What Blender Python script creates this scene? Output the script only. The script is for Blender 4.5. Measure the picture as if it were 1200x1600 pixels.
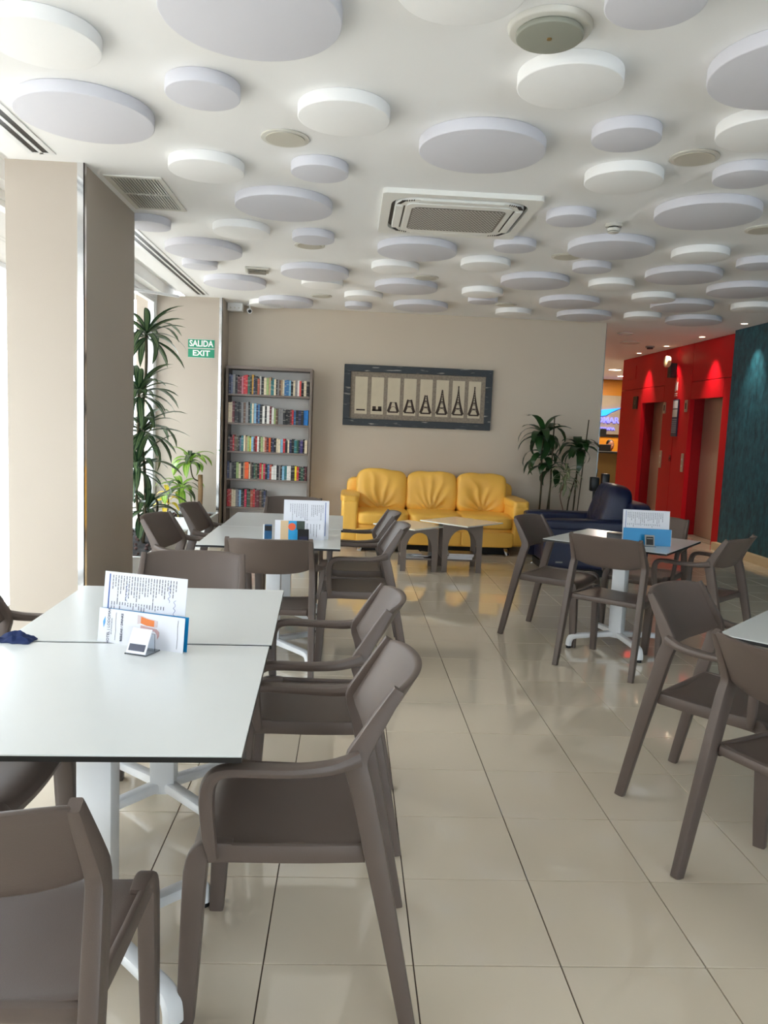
import bpy, bmesh, math, random
from mathutils import Vector, Matrix, noise
for o in list(bpy.data.objects): bpy.data.objects.remove(o)
S = bpy.context.scene
R = math.radians
PI = math.pi
random.seed(7)

# ---------------------------------------------------------------- camera
cam = bpy.data.objects.new('camera', bpy.data.cameras.new('camera'))
S.collection.objects.link(cam); S.camera = cam
right = Vector((0.99825024, -0.04266315, 0.0409428)); up = Vector((-0.03603557, 0.11004496, 0.99327315)); fwd = Vector((0.04688171, 0.99301055, -0.10831502))
cam.matrix_world = Matrix(((right.x, up.x, -fwd.x, 0.18035), (right.y, up.y, -fwd.y, -1.92373), (right.z, up.z, -fwd.z, 1.4253), (0, 0, 0, 1)))
cam.data.sensor_fit = 'VERTICAL'; cam.data.sensor_height = 24.0; cam.data.lens = 24.0*1212.157/1600
cam.data.clip_start = 0.02
# ---------------------------------------------------------------- world, sun, exposure
W = bpy.data.worlds.new('daylight'); S.world = W; W.use_nodes = True
bg = W.node_tree.nodes['Background']; bg.inputs[0].default_value = (0.80, 0.91, 1.0, 1); bg.inputs[1].default_value = 4.5
sun = bpy.data.objects.new('sun', bpy.data.lights.new('sun', 'SUN')); S.collection.objects.link(sun)
sun.data.energy = 5.0; sun.data.angle = R(1.0); sun.data.color = (1.0, .95, .86)
sun.rotation_euler = Vector((0.12, 0.30, -0.94)).to_track_quat('-Z', 'Y').to_euler()
S.view_settings.view_transform = 'Standard'; S.view_settings.look = 'None'
S.view_settings.exposure = 1.22; S.view_settings.gamma = 1.0; S.view_settings.use_curve_mapping = False
S.cycles.max_bounces = 10; S.cycles.diffuse_bounces = 6; S.cycles.glossy_bounces = 5; S.cycles.transmission_bounces = 8
S.cycles.sample_clamp_indirect = 6.0
S.cycles.use_denoising = True

# ---------------------------------------------------------------- materials
def lin(c):
    return tuple((v/12.92 if v <= .04045 else ((v+.055)/1.055)**2.4) for v in (x/255 for x in c))
MATS = {}
def M(name, rgb, rough=.5, metal=0.0, var=.06, scale=18, bump=0.0, coat=0.0, trans=0.0, emit=0.0, spec=.5, bscale=None, stretch=None):
    if name in MATS: return MATS[name]
    m = bpy.data.materials.new(name); m.use_nodes = True; nt = m.node_tree; N = nt.nodes; P = N['Principled BSDF']
    c = lin(rgb)
    tc = N.new('ShaderNodeTexCoord'); nz = N.new('ShaderNodeTexNoise'); nz.inputs['Scale'].default_value = scale; nz.inputs['Detail'].default_value = 4
    if stretch:
        mp = N.new('ShaderNodeMapping'); mp.inputs['Scale'].default_value = stretch
        nt.links.new(tc.outputs['Object'], mp.inputs['Vector']); nt.links.new(mp.outputs[0], nz.inputs['Vector'])
    else: nt.links.new(tc.outputs['Object'], nz.inputs['Vector'])
    mx = N.new('ShaderNodeMix'); mx.data_type = 'RGBA'
    mx.inputs[6].default_value = tuple(x*(1-var) for x in c)+(1,); mx.inputs[7].default_value = tuple(min(1, x*(1+var)) for x in c)+(1,)
    nt.links.new(nz.outputs['Fac'], mx.inputs[0]); nt.links.new(mx.outputs[2], P.inputs['Base Color'])
    P.inputs['Roughness'].default_value = rough; P.inputs['Metallic'].default_value = metal
    P.inputs['Coat Weight'].default_value = coat; P.inputs['Coat Roughness'].default_value = .05
    P.inputs['Transmission Weight'].default_value = trans; P.inputs['Specular IOR Level'].default_value = spec
    if emit: P.inputs['Emission Color'].default_value = c+(1,); P.inputs['Emission Strength'].default_value = emit
    if bump:
        b = N.new('ShaderNodeBump'); b.inputs['Strength'].default_value = bump; b.inputs['Distance'].default_value = .01
        n2 = N.new('ShaderNodeTexNoise'); n2.inputs['Scale'].default_value = bscale or scale*4; n2.inputs['Detail'].default_value = 5
        nt.links.new(tc.outputs['Object'], n2.inputs['Vector']); nt.links.new(n2.outputs['Fac'], b.inputs['Height']); nt.links.new(b.outputs[0], P.inputs['Normal'])
    MATS[name] = m; return m
m_ceil = M('ceiling_paint', (240, 240, 240), .9, var=.015, scale=3)
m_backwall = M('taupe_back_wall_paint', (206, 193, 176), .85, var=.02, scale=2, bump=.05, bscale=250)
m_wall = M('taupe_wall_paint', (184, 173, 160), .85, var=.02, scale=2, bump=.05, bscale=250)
m_discw = M('white_disc', (246, 246, 246), .8, var=.01)
m_discg = M('grey_disc', (216, 216, 224), .8, var=.01)
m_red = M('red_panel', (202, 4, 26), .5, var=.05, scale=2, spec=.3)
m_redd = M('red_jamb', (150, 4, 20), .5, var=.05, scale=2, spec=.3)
m_chrome = M('polished_chrome', (225, 225, 225), .12, 1.0, var=.02)
m_steel = M('brushed_steel', (196, 184, 166), .36, .65, var=.14, scale=6, stretch=(60, 60, .6))
m_taupe = M('taupe_plastic', (97, 84, 77), .42, var=.03, scale=8, bump=.12, bscale=600)
m_top = M('white_laminate', (222, 225, 224), .22, var=.01, spec=.5)
m_black = M('black_core', (16, 16, 18), .4, var=.1)
m_wmetal = M('white_powder_metal', (232, 233, 234), .3, var=.015)
m_rubber = M('black_rubber', (18, 18, 20), .7)
m_yellow = M('yellow_leather', (250, 194, 84), .36, var=.07, scale=5, bump=.25, bscale=180)
m_navy = M('navy_leather', (13, 22, 58), .32, var=.15, scale=5, bump=.25, bscale=180)
m_cab = M('taupe_cabinet', (122, 110, 103), .55, var=.04, scale=10)
m_cabin = M('bookcase_back', (226, 220, 213), .7, var=.02)
m_soil = M('dark_soil', (30, 24, 20), .95, var=.6, scale=60, bump=1.0, bscale=90)
m_silver = M('silver_planter', (214, 216, 216), .3, .35, var=.05, scale=4)
m_green = M('green_sign', (0, 138, 100), .45, var=.02)
m_white = M('white_paint', (240, 240, 240), .5, var=.01)
m_paper = M('paper', (222, 223, 230), .6, var=.01)
m_ink = M('grey_ink', (84, 86, 98), .8, var=.2)
m_inkb = M('blue_ink', (45, 85, 160), .6)
m_inkd = M('navy_ink', (30, 40, 70), .6)
m_cyan = M('cyan_card', (0, 132, 190), .45, var=.03)
m_acr = M('clear_acrylic', (235, 242, 248), .03, trans=1.0, var=.0)
m_stem = M('plant_stem', (70, 62, 40), .8, var=.3, scale=30, bump=.5)
m_cane = M('cane_trunk', (150, 118, 84), .8, var=.25, scale=30, bump=.5)
m_frame = M('white_window_frame', (225, 226, 228), .35, var=.01)
m_dark = M('dark_plastic', (24, 25, 28), .4)
m_grey = M('grey_plastic', (150, 150, 146), .5)
m_lightg = M('light_plastic', (214, 212, 204), .45, var=.01)
m_orangewood = M('orange_wood', (196, 128, 30), .45, var=.18, scale=3, stretch=(.6, 6, 14))
m_counter = M('brown_counter', (104, 84, 40), .5, var=.1)
m_stone = M('grey_stone_panel', (150, 138, 120), .35, var=.3, scale=2.5)
m_beige = M('beige_stone', (214, 190, 150), .35, var=.06, scale=5)
m_skin = M('skin', (170, 112, 86), .55, var=.04)
m_hair = M('black_hair', (14, 12, 12), .6)
m_shirt = M('dark_shirt', (22, 22, 28), .8, bump=.2)
def glassmat():
    m = bpy.data.materials.new('window_glass'); m.use_nodes = True; nt = m.node_tree; N = nt.nodes
    for n in list(N): N.remove(n)
    out = N.new('ShaderNodeOutputMaterial'); t = N.new('ShaderNodeBsdfTransparent'); g = N.new('ShaderNodeBsdfGlossy'); g.inputs['Roughness'].default_value = .02
    mx = N.new('ShaderNodeMixShader'); mx.inputs[0].default_value = .06
    nt.links.new(t.outputs[0], mx.inputs[1]); nt.links.new(g.outputs[0], mx.inputs[2]); nt.links.new(mx.outputs[0], out.inputs[0])
    return m
m_glass = glassmat()
def tealmat():
    m = M('teal_plaster', (28, 88, 104), .5, var=.0); nt = m.node_tree; N = nt.nodes; P = N['Principled BSDF']
    tc = N.new('ShaderNodeTexCoord'); mp = N.new('ShaderNodeMapping'); mp.inputs['Scale'].default_value = (1, 1, .45)
    nz = N.new('ShaderNodeTexNoise'); nz.inputs['Scale'].default_value = 14; nz.inputs['Detail'].default_value = 9; nz.inputs['Roughness'].default_value = .75
    cr = N.new('ShaderNodeValToRGB'); cr.color_ramp.elements[0].position = .35; cr.color_ramp.elements[1].position = .68
    cr.color_ramp.elements[0].color = lin((4, 46, 60))+(1,); cr.color_ramp.elements[1].color = lin((40, 104, 120))+(1,)
    nt.links.new(tc.outputs['Object'], mp.inputs[0]); nt.links.new(mp.outputs[0], nz.inputs['Vector']); nt.links.new(nz.outputs['Fac'], cr.inputs[0]); nt.links.new(cr.outputs[0], P.inputs['Base Color'])
    b = N.new('ShaderNodeBump'); b.inputs['Strength'].default_value = .4; b.inputs['Distance'].default_value = .01
    nt.links.new(nz.outputs['Fac'], b.inputs['Height']); nt.links.new(b.outputs[0], P.inputs['Normal'])
    return m
m_teal = tealmat()
def tilemat():
    m = bpy.data.materials.new('polished_beige_tile'); m.use_nodes = True; nt = m.node_tree; N = nt.nodes; P = N['Principled BSDF']
    geo = N.new('ShaderNodeNewGeometry'); oi = N.new('ShaderNodeObjectInfo')
    nz = N.new('ShaderNodeTexNoise'); nz.inputs['Scale'].default_value = 1.6; nz.inputs['Detail'].default_value = 6
    nt.links.new(geo.outputs['Position'], nz.inputs['Vector'])
    mx = N.new('ShaderNodeMix'); mx.data_type = 'RGBA'; mx.inputs[6].default_value = lin((220, 206, 184))+(1,); mx.inputs[7].default_value = lin((230, 217, 196))+(1,)
    nt.links.new(nz.outputs['Fac'], mx.inputs[0])
    hv = N.new('ShaderNodeHueSaturation'); mr = N.new('ShaderNodeMapRange'); mr.inputs[3].default_value = .97; mr.inputs[4].default_value = 1.03
    nt.links.new(oi.outputs['Random'], mr.inputs[0]); nt.links.new(mr.outputs[0], hv.inputs['Value']); nt.links.new(mx.outputs[2], hv.inputs['Color'])
    nt.links.new(hv.outputs[0], P.inputs['Base Color']); P.inputs['Roughness'].default_value = .05; P.inputs['Specular IOR Level'].default_value = .9; P.inputs['Coat Weight'].default_value = .6; P.inputs['Coat Roughness'].default_value = .07; P.inputs['Coat IOR'].default_value = 1.6
    return m
m_tile = tilemat()
m_grout = M('dark_grout', (84, 68, 58), .9)
def leafmat(name, edge, mid, tip=None):
    m = bpy.data.materials.new(name); m.use_nodes = True; nt = m.node_tree; N = nt.nodes; P = N['Principled BSDF']
    uv = N.new('ShaderNodeUVMap'); uv.uv_map = 'UVMap'; sp = N.new('ShaderNodeSeparateXYZ'); nt.links.new(uv.outputs[0], sp.inputs[0])
    cr = N.new('ShaderNodeValToRGB'); e = cr.color_ramp.elements
    e[0].position = 0; e[0].color = lin(edge)+(1,); e[1].position = 1; e[1].color = lin(edge)+(1,)
    for p, c in ((.2, edge), (.36, mid), (.5, edge), (.64, mid), (.8, edge)): k = e.new(p); k.color = lin(c)+(1,)
    nt.links.new(sp.outputs[0], cr.inputs[0]); nt.links.new(cr.outputs[0], P.inputs['Base Color'])
    P.inputs['Roughness'].default_value = .32
    tr = N.new('ShaderNodeBsdfTranslucent'); tr.inputs[0].default_value = lin(tuple(min(255, int(v*1.3)+20) for v in edge))+(1,)
    ms = N.new('ShaderNodeMixShader'); ms.inputs[0].default_value = .22
    nt.links.new(P.outputs[0], ms.inputs[1]); nt.links.new(tr.outputs[0], ms.inputs[2]); nt.links.new(ms.outputs[0], N['Material Output'].inputs[0])
    return m
m_leafv = leafmat('striped_leaf', (24, 48, 28), (120, 142, 96))
m_leafd = leafmat('dark_leaf', (28, 58, 26), (38, 72, 32))
m_leaff = leafmat('fresh_leaf', (96, 140, 40), (170, 190, 90))
m_leafy = leafmat('yellow_leaf', (214, 176, 40), (224, 200, 90))
m_leafw = leafmat('cream_striped_leaf', (90, 104, 62), (206, 208, 176))

# ---------------------------------------------------------------- mesh helpers
col = S.collection
def obj(name, bm, m, parent=None, smooth=False, loc=None, rot=None, mats=None):
    if isinstance(bm, bmesh.types.BMesh):
        bmesh.ops.recalc_face_normals(bm, faces=bm.faces) if not getattr(bm, 'skip', False) else None
        me = bpy.data.meshes.new(name); bm.to_mesh(me); bm.free()
    else: me = bm
    if len(me.materials) == 0:
        for mm in (mats or [m]): me.materials.append(mm)
    if smooth:
        for p in me.polygons: p.use_smooth = True
        if smooth != 'all':
            try: me.set_sharp_from_angle(angle=R(38))
            except Exception: pass
    o = bpy.data.objects.new(name, me); col.objects.link(o)
    if parent is not None: o.parent = parent
    if loc is not None: o.location = loc
    if rot is not None: o.rotation_euler = rot
    return o
def tag(o, label, cat, group=None, kind=None):
    o['label'] = label; o['category'] = cat
    if group: o['group'] = group
    if kind: o['kind'] = kind
    return o
def thing(name, label, cat, loc=(0, 0, 0), rz=0, group=None, kind=None):
    o = bpy.data.objects.new(name, None); col.objects.link(o); o.location = loc; o.rotation_euler = (0, 0, rz); o.empty_display_size = .1
    return tag(o, label, cat, group, kind)
def struct(name, bm, m, label, parent=None, smooth=False, loc=None):
    o = obj(name, bm, m, parent, smooth, loc)
    if parent is None: o['kind'] = 'structure'; o['label'] = label
    return o
def copy_tree(o, parent=None):
    c = o.copy(); col.objects.link(c)
    if parent is not None: c.parent = parent
    for ch in [x for x in o.children]: copy_tree(ch, c)
    return c
def bx(x0, y0, z0, x1, y1, z1, bev=0.0, seg=2, bm=None):
    b = bmesh.new()
    vs = [b.verts.new((x, y, z)) for x in (x0, x1) for y in (y0, y1) for z in (z0, z1)]
    for f in ((0, 1, 3, 2), (4, 6, 7, 5), (0, 4, 5, 1), (2, 3, 7, 6), (0, 2, 6, 4), (1, 5, 7, 3)): b.faces.new([vs[i] for i in f])
    bmesh.ops.recalc_face_normals(b, faces=b.faces)
    if bev: bmesh.ops.bevel(b, geom=list(b.edges), offset=bev, segments=seg, affect='EDGES', profile=.5)
    if bm is None: return b
    join(bm, b); return bm
def join(bm, b, mat=None):
    me = bpy.data.meshes.new('t'); b.to_mesh(me); b.free()
    if mat is not None: me.transform(mat)
    bm.from_mesh(me); bpy.data.meshes.remove(me); return bm
def cyl(r, z0, z1, n=32, r2=None, bev=0, x=0, y=0, bm=None, capf=True):
    b = bmesh.new()
    bmesh.ops.create_cone(b, cap_ends=capf, segments=n, radius1=r, radius2=r if r2 is None else r2, depth=z1-z0, matrix=Matrix.Translation((x, y, (z0+z1)/2)))
    if bev:
        ed = [e for e in b.edges if abs(e.verts[0].co.z-e.verts[1].co.z) < 1e-6]
        bmesh.ops.bevel(b, geom=ed, offset=bev, segments=3, affect='EDGES', profile=.5)
    if bm is None: return b
    join(bm, b); return bm
def prism(pts, y0, y1, axis='y', bev=0):
    """outline in two axes extruded along the third"""
    b = bmesh.new()
    def mk(p, t): return {'y': (p[0], t, p[1]), 'x': (t, p[0], p[1]), 'z': (p[0], p[1], t)}[axis]
    a = [b.verts.new(mk(p, y0)) for p in pts]; c = [b.verts.new(mk(p, y1)) for p in pts]; n = len(pts)
    b.faces.new(a); b.faces.new(c[::-1])
    for i in range(n): b.faces.new((a[i], a[(i+1) % n], c[(i+1) % n], c[i]))
    bmesh.ops.recalc_face_normals(b, faces=b.faces)
    if bev: bmesh.ops.bevel(b, geom=list(b.edges), offset=bev, segments=2, affect='EDGES')
    return b
def smoothpath(P, n=4):
    P = [Vector(p) for p in P]; out = []
    for i in range(len(P)-1):
        a = P[max(i-1, 0)]; b = P[i]; c = P[i+1]; d = P[min(i+2, len(P)-1)]
        for k in range(n):
            t = k/n; out.append(.5*((2*b)+(c-a)*t+(2*a-5*b+4*c-d)*t*t+(3*b-a-3*c+d)*t**3))
    out.append(P[-1]); return out
def interp(vals, n):
    out = []
    for i in range(len(vals)-1):
        for k in range(n): out.append(vals[i]+(vals[i+1]-vals[i])*k/n)
    out.append(vals[-1]); return out
def sweep(pts, ws, ds, side=(1, 0, 0), rr=.35, bm=None, round_=False, nseg=3):
    """rounded rectangle section: ws along side, ds along the normal"""
    b = bmesh.new(); pts = [Vector(p) for p in pts]; n = len(pts); side = Vector(side); rings = []
    if not isinstance(ws, (list, tuple)): ws = [ws]*n
    if not isinstance(ds, (list, tuple)): ds = [ds]*n
    for i, p in enumerate(pts):
        t = (pts[min(i+1, n-1)]-pts[max(i-1, 0)]).normalized()
        s = (side-t*side.dot(t)).normalized(); nn = t.cross(s)
        ring = []
        if round_:
            for k in range(10): a = k/10*2*PI; ring.append(b.verts.new(p+s*math.cos(a)*ws[i]/2+nn*math.sin(a)*ds[i]/2))
        else:
            r = rr*min(ws[i], ds[i])
            for cx, cy, a0 in ((1, 1, 0), (-1, 1, 90), (-1, -1, 180), (1, -1, 270)):
                for k in range(nseg):
                    a = R(a0+90*k/(nseg-1)); ring.append(b.verts.new(p+s*(cx*(ws[i]/2-r)+r*math.cos(a))+nn*(cy*(ds[i]/2-r)+r*math.sin(a))))
        rings.append(ring)
    for i in range(n-1):
        m = len(rings[i])
        for k in range(m): b.faces.new((rings[i][k], rings[i][(k+1) % m], rings[i+1][(k+1) % m], rings[i+1][k]))
    b.faces.new(rings[0][::-1]); b.faces.new(rings[-1])
    bmesh.ops.recalc_face_normals(b, faces=b.faces)
    if bm is None: return b
    join(bm, b); return bm
def shell(fa, fb, nu, nv, bev=.0, seg=2):
    """closed solid between two surfaces fa(u,v), fb(u,v), u,v in 0..1"""
    b = bmesh.new()
    A = [[b.verts.new(fa(i/nu, j/nv)) for j in range(nv+1)] for i in range(nu+1)]
    B = [[b.verts.new(fb(i/nu, j/nv)) for j in range(nv+1)] for i in range(nu+1)]
    for i in range(nu):
        for j in range(nv):
            b.faces.new((A[i][j], A[i+1][j], A[i+1][j+1], A[i][j+1])); b.faces.new((B[i][j], B[i][j+1], B[i+1][j+1], B[i+1][j]))
    ed = []
    for i in range(nu):
        for j in (0, nv): b.faces.new((A[i][j], B[i][j], B[i+1][j], A[i+1][j]))
    for j in range(nv):
        for i in (0, nu): b.faces.new((A[i][j], A[i][j+1], B[i][j+1], B[i][j]))
    bmesh.ops.recalc_face_normals(b, faces=b.faces)
    if bev:
        es = [e for e in b.edges if len(e.link_faces) == 2 and e.calc_face_angle(0) > R(50)]
        bmesh.ops.bevel(b, geom=es, offset=bev, segments=seg, affect='EDGES', profile=.5)
    return b
def pillow(sx, sy, sz, p=5, res=20, disp=None, bm=None, loc=(0, 0, 0)):
    """rounded soft box, sizes are full sizes"""
    b = bmesh.new(); bmesh.ops.create_cube(b, size=2)
    bmesh.ops.subdivide_edges(b, edges=b.edges, cuts=res, use_grid_fill=True)
    for v in b.verts:
        c = v.co; n = (abs(c.x)**p+abs(c.y)**p+abs(c.z)**p)**(1/p); c = c/n
        q = Vector((c.x*sx/2, c.y*sy/2, c.z*sz/2))
        if disp: q = q+disp(c, q)
        v.co = q+Vector(loc)
    if bm is None: return b
    join(bm, b); return bm
def text_mesh(body, size, depth=0.0, bold=0.0, align='CENTER'):
    cu = bpy.data.curves.new('t', 'FONT'); cu.body = body; cu.size = size; cu.extrude = depth; cu.offset = bold; cu.align_x = align; cu.align_y = 'CENTER'
    cu.resolution_u = 3
    o = bpy.data.objects.new('t', cu); col.objects.link(o); bpy.context.view_layer.update()
    me = bpy.data.meshes.new_from_object(o.evaluated_get(bpy.context.evaluated_depsgraph_get()))
    bpy.data.objects.remove(o); me.materials.clear(); return me
def text(body, size, m, parent, loc, rot=(PI/2, 0, 0), depth=.0005, bold=0.0, name='lettering', align='CENTER', stretch=1.0):
    me = text_mesh(body, size, depth, bold, align)
    o = obj(name, me, m, parent, loc=loc, rot=rot); o.scale = (stretch, 1, 1); return o
def merge(*bs):
    b = bmesh.new()
    for x in bs: join(b, x)
    return b

# ================================================================ ROOM
H = 2.85
XL, XR, YB, YF = -2.15, 5.2, 7.95, -6.0
# floor: grout bed and single tiles
floor = struct('floor', bx(-2.3, -6.2, -.12, 9.0, 18.0, -.006), m_grout, 'polished beige tiled floor of the whole dining room and lobby')
t = bmesh.new(); join(t, bx(.0018, .0018, -.010, .3982, .3982, 0, .0009, 1))
tile_me = bpy.data.meshes.new('floor_tile'); bmesh.ops.delete(t, geom=[f for f in t.faces if f.normal.z < -.9], context='FACES'); t.to_mesh(tile_me); t.free()
tile_me.materials.append(m_tile)
near, far = [], []
for r_ in range(-12, 45):
    for c_ in range(-6, 22):
        x, y = (c_+.5)*.4, (r_+.5)*.4
        if x < -2.2: continue
        if y > 8.0 and x < 3.2 or x > 5.3 and y < 12.4: continue
        if y > 12.4 and x < 3.2: continue
        d = y+1.92
        (near if d > .9 and abs(x-.18-.047*d) < .5*d+.35 else far).append((d, c_, r_))
near.sort(); far += near[298:]; near = near[:298]
for d, c_, r_ in near: obj('floor_tile', tile_me, m_tile, floor, loc=(c_*.4, r_*.4, 0))
V, F = [], []
for d, c_, r_ in far:
    x, y = c_*.4, r_*.4; k = len(V)
    V += [(x+.0015, y+.0015, -.008), (x+.3985, y+.0015, -.008), (x+.3985, y+.3985, -.008), (x+.0015, y+.3985, -.008), (x+.0025, y+.0025, 0), (x+.3975, y+.0025, 0), (x+.3975, y+.3975, 0), (x+.0025, y+.3975, 0)]
    F += [(k+4, k+5, k+6, k+7)]+[(k+i, k+(i+1) % 4, k+4+(i+1) % 4, k+4+i) for i in range(4)]
me = bpy.data.meshes.new('far_floor_tiles'); me.from_pydata(V, [], F); o = obj('far_floor_tiles', me, m_tile, floor); o['kind'] = 'stuff'

# ceiling: main slab, curtain pocket, soffit strip
ceiling = struct('ceiling', bx(-1.80, -6.2, H, 9.0, 18.0, H+.2), m_ceil, 'flat off white ceiling over the dining room')
struct('pocket_top', bx(-2.02, -6.2, H+.12, -1.80, YB, H+.2), m_ceil, '', ceiling)
struct('soffit', bx(-2.36, -6.2, H, -2.02, YB, H+.2), m_ceil, '', ceiling)

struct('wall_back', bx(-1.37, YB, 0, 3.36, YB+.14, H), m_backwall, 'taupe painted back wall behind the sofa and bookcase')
def chrome_corner(x, y, sx, sy, z1=H):
    b = bx(min(x, x+sx*.03), min(y, y-sy*.003), .0, max(x, x+sx*.03), max(y, y-sy*.003), z1)
    bx(min(x, x-sx*.003), min(y, y+sy*.03), .0, max(x, x-sx*.003), max(y, y+sy*.03), z1, bm=b)
    return b
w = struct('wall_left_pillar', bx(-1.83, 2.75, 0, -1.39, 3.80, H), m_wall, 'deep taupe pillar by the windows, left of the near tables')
obj('corner_trim', merge(bx(-1.425, 2.745, 0, -1.385, 2.75, H), bx(-1.39, 2.745, 0, -1.385, 2.785, H)), m_chrome, w)
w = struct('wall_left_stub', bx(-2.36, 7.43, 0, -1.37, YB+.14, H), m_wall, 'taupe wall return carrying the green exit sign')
obj('corner_trim', merge(bx(-1.40, 7.425, 0, -1.365, 7.43, H), bx(-1.37, 7.425, 0, -1.365, 7.455, H)), m_chrome, w)
w = struct('trim_1', bx(3.36, YB-.004, 0, 3.372, YB+.144, H), m_chrome, 'polished chrome strip on the free end of the back wall')
# window facade
def window(name, y0, y1, label):
    f = thing(name, label, 'window', (-2.15, (y0+y1)/2, 0), 0, None, 'structure')
    a, b = y0-(y0+y1)/2, y1-(y0+y1)/2
    fr = merge(bx(-.06, a, 2.79, .03, b, H), bx(-.06, a, 0, .03, b, .06))
    for y in (a, b-.07): bx(-.06, y, .06, .03, y+.07, 2.79, bm=fr)
    obj('frame', fr, m_frame, f)
    n = max(1, round((b-a)/1.35)); w_ = (b-a-.14)/n
    for k in range(n):
        ya, yb = a+.07+k*w_, a+.07+(k+1)*w_
        s = merge(bx(-.04, ya, .06, .02, ya+.035, 2.79), bx(-.04, yb-.035, .06, .02, yb, 2.79), bx(-.04, ya+.035, .06, .02, yb-.035, .10), bx(-.04, ya+.035, 2.75, .02, yb-.035, 2.79))
        so = obj('sash', s, m_frame, f)
        obj('glass_pane', bx(-.014, ya+.03, .09, -.008, yb-.03, 2.76), m_glass, so)
    return f
window('window_1', -2.4, 3.2, 'tall white framed window left of the near pillar')
window('window_2', 3.2, 7.43, 'tall white framed window behind the dracaena')
struct('wall_left_end', bx(-2.36, -6.2, 0, -2.15, -2.4, H), m_wall, 'taupe wall beside the windows behind the viewer')
struct('wall_front', merge(bx(-2.36, -6.2, 0, 1.6, -6, H), bx(5.0, -6.2, 0, 5.4, -6, H), bx(1.6, -6.2, 2.5, 5.0, -6, H), bx(1.6, -6.2, 0, 5.0, -6, .08)), m_wall, 'taupe wall behind the viewer with an opening added for daylight')
f = thing('fill_window', 'wide window added behind the viewer for extra daylight', 'window', (3.3, -6.1, 0), 0, None, 'structure')  # window added out of view to brighten the deep end of the room
fr = merge(bx(-1.7, -.05, .08, 1.7, .05, .14), bx(-1.7, -.05, 2.44, 1.7, .05, 2.5))
for x in (-1.7, -.6, .54, 1.64): bx(x, -.05, .14, x+.06, .05, 2.44, bm=fr)
obj('frame', fr, m_frame, f)
obj('glass_pane', bx(-1.68, -.004, .1, 1.68, .004, 2.48), m_glass, f)
# daylight portals in the window openings (they only guide sampling of the sky)
def portal(loc, rot, sx, sy):
    l = bpy.data.lights.new('portal', 'AREA'); l.shape = 'RECTANGLE'; l.size = sx; l.size_y = sy; l.cycles.is_portal = True
    o = bpy.data.objects.new('portal', l); col.objects.link(o); o.location = loc; o.rotation_euler = rot
portal((-2.24, .4, 1.42), (0, -PI/2, 0), 2.8, 5.6); portal((3.3, -6.22, 1.3), (PI/2, 0, 0), 3.4, 2.4); portal((-2.24, 5.3, 1.42), (0, -PI/2, 0), 2.8, 4.2)
# window stay arm seen above the tall plant
b = sweep([(-2.12, 6.1, 2.70), (-1.72, 6.72, 2.735)], .03, .03, side=(0, 0, 1)); cyl(.03, 2.68, 2.76, 12, x=-2.12, y=6.1, bm=b)
tag(obj('window_stay', b, m_wmetal, smooth=True), 'thin white stay arm at the top of the window behind the tall plant', 'window fitting')

# right side: teal wall, red lift wall
struct('wall_right', bx(5.08, -6.2, 0, 5.34, 8.05, H), m_teal, 'teal textured plaster wall at the right edge')
struct('baseboard_right', bx(5.0, -6.0, 0, 5.08, 8.05, .10, .004), m_beige, 'beige stone skirting under the teal wall')
E1, E2 = (10.5, 11.43), (8.49, 9.5); LH = 2.02
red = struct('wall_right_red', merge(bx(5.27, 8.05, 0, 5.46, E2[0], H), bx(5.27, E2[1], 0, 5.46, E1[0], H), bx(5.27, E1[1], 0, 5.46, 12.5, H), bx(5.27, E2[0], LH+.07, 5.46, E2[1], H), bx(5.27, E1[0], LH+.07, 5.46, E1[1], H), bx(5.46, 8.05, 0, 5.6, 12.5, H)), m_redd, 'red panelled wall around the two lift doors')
def redpanel(y0, y1, z0, z1): obj('panel', bx(5.20, y0+.004, z0+.004, 5.27, y1-.004, z1-.004, .003, 1), m_red, red)
SE = 2.28
redpanel(8.05, E2[0], 0, SE); redpanel(E2[1], 10.03, 0, H); redpanel(10.03, E1[0], 0, H); redpanel(E1[1], 12.5, 0, SE)
redpanel(E2[0], E2[1], LH, SE); redpanel(8.05, E2[1], SE, H); redpanel(E1[0], E1[1], LH, SE); redpanel(E1[0], 12.5, SE, H)
for nm, (a, b_), lab in (('door_1', E2, 'brushed steel lift door next to the teal wall'), ('door_2', E1, 'brushed steel lift door farther from the teal wall')):
    d = thing(nm, lab, 'lift door', (5.45, (a+b_)/2, 0), 0, None, 'structure'); h = (b_-a)/2
    obj('door_leaf', bx(-.035, -h+.005 if nm == 'door_1' else -h+.30, .005, -.004, h-.005, LH+.05, .003, 1), m_steel, d)
    if nm == 'door_2':
        obj('door_gap', bx(-.03, -h+.19, .005, -.004, -h+.295, LH+.05), m_dark, d)
        obj('jamb', bx(-.15, -h+.005, .005, -.004, -h+.05, LH+.05), m_steel, d)
        obj('door_leaf', bx(-.05, -h+.055, .005, -.004, -h+.185, LH+.05, .003, 1), m_steel, d)
    obj('sill', bx(-.245, -h+.005, 0, -.04, h-.005, .004), m_steel, d)
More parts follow.
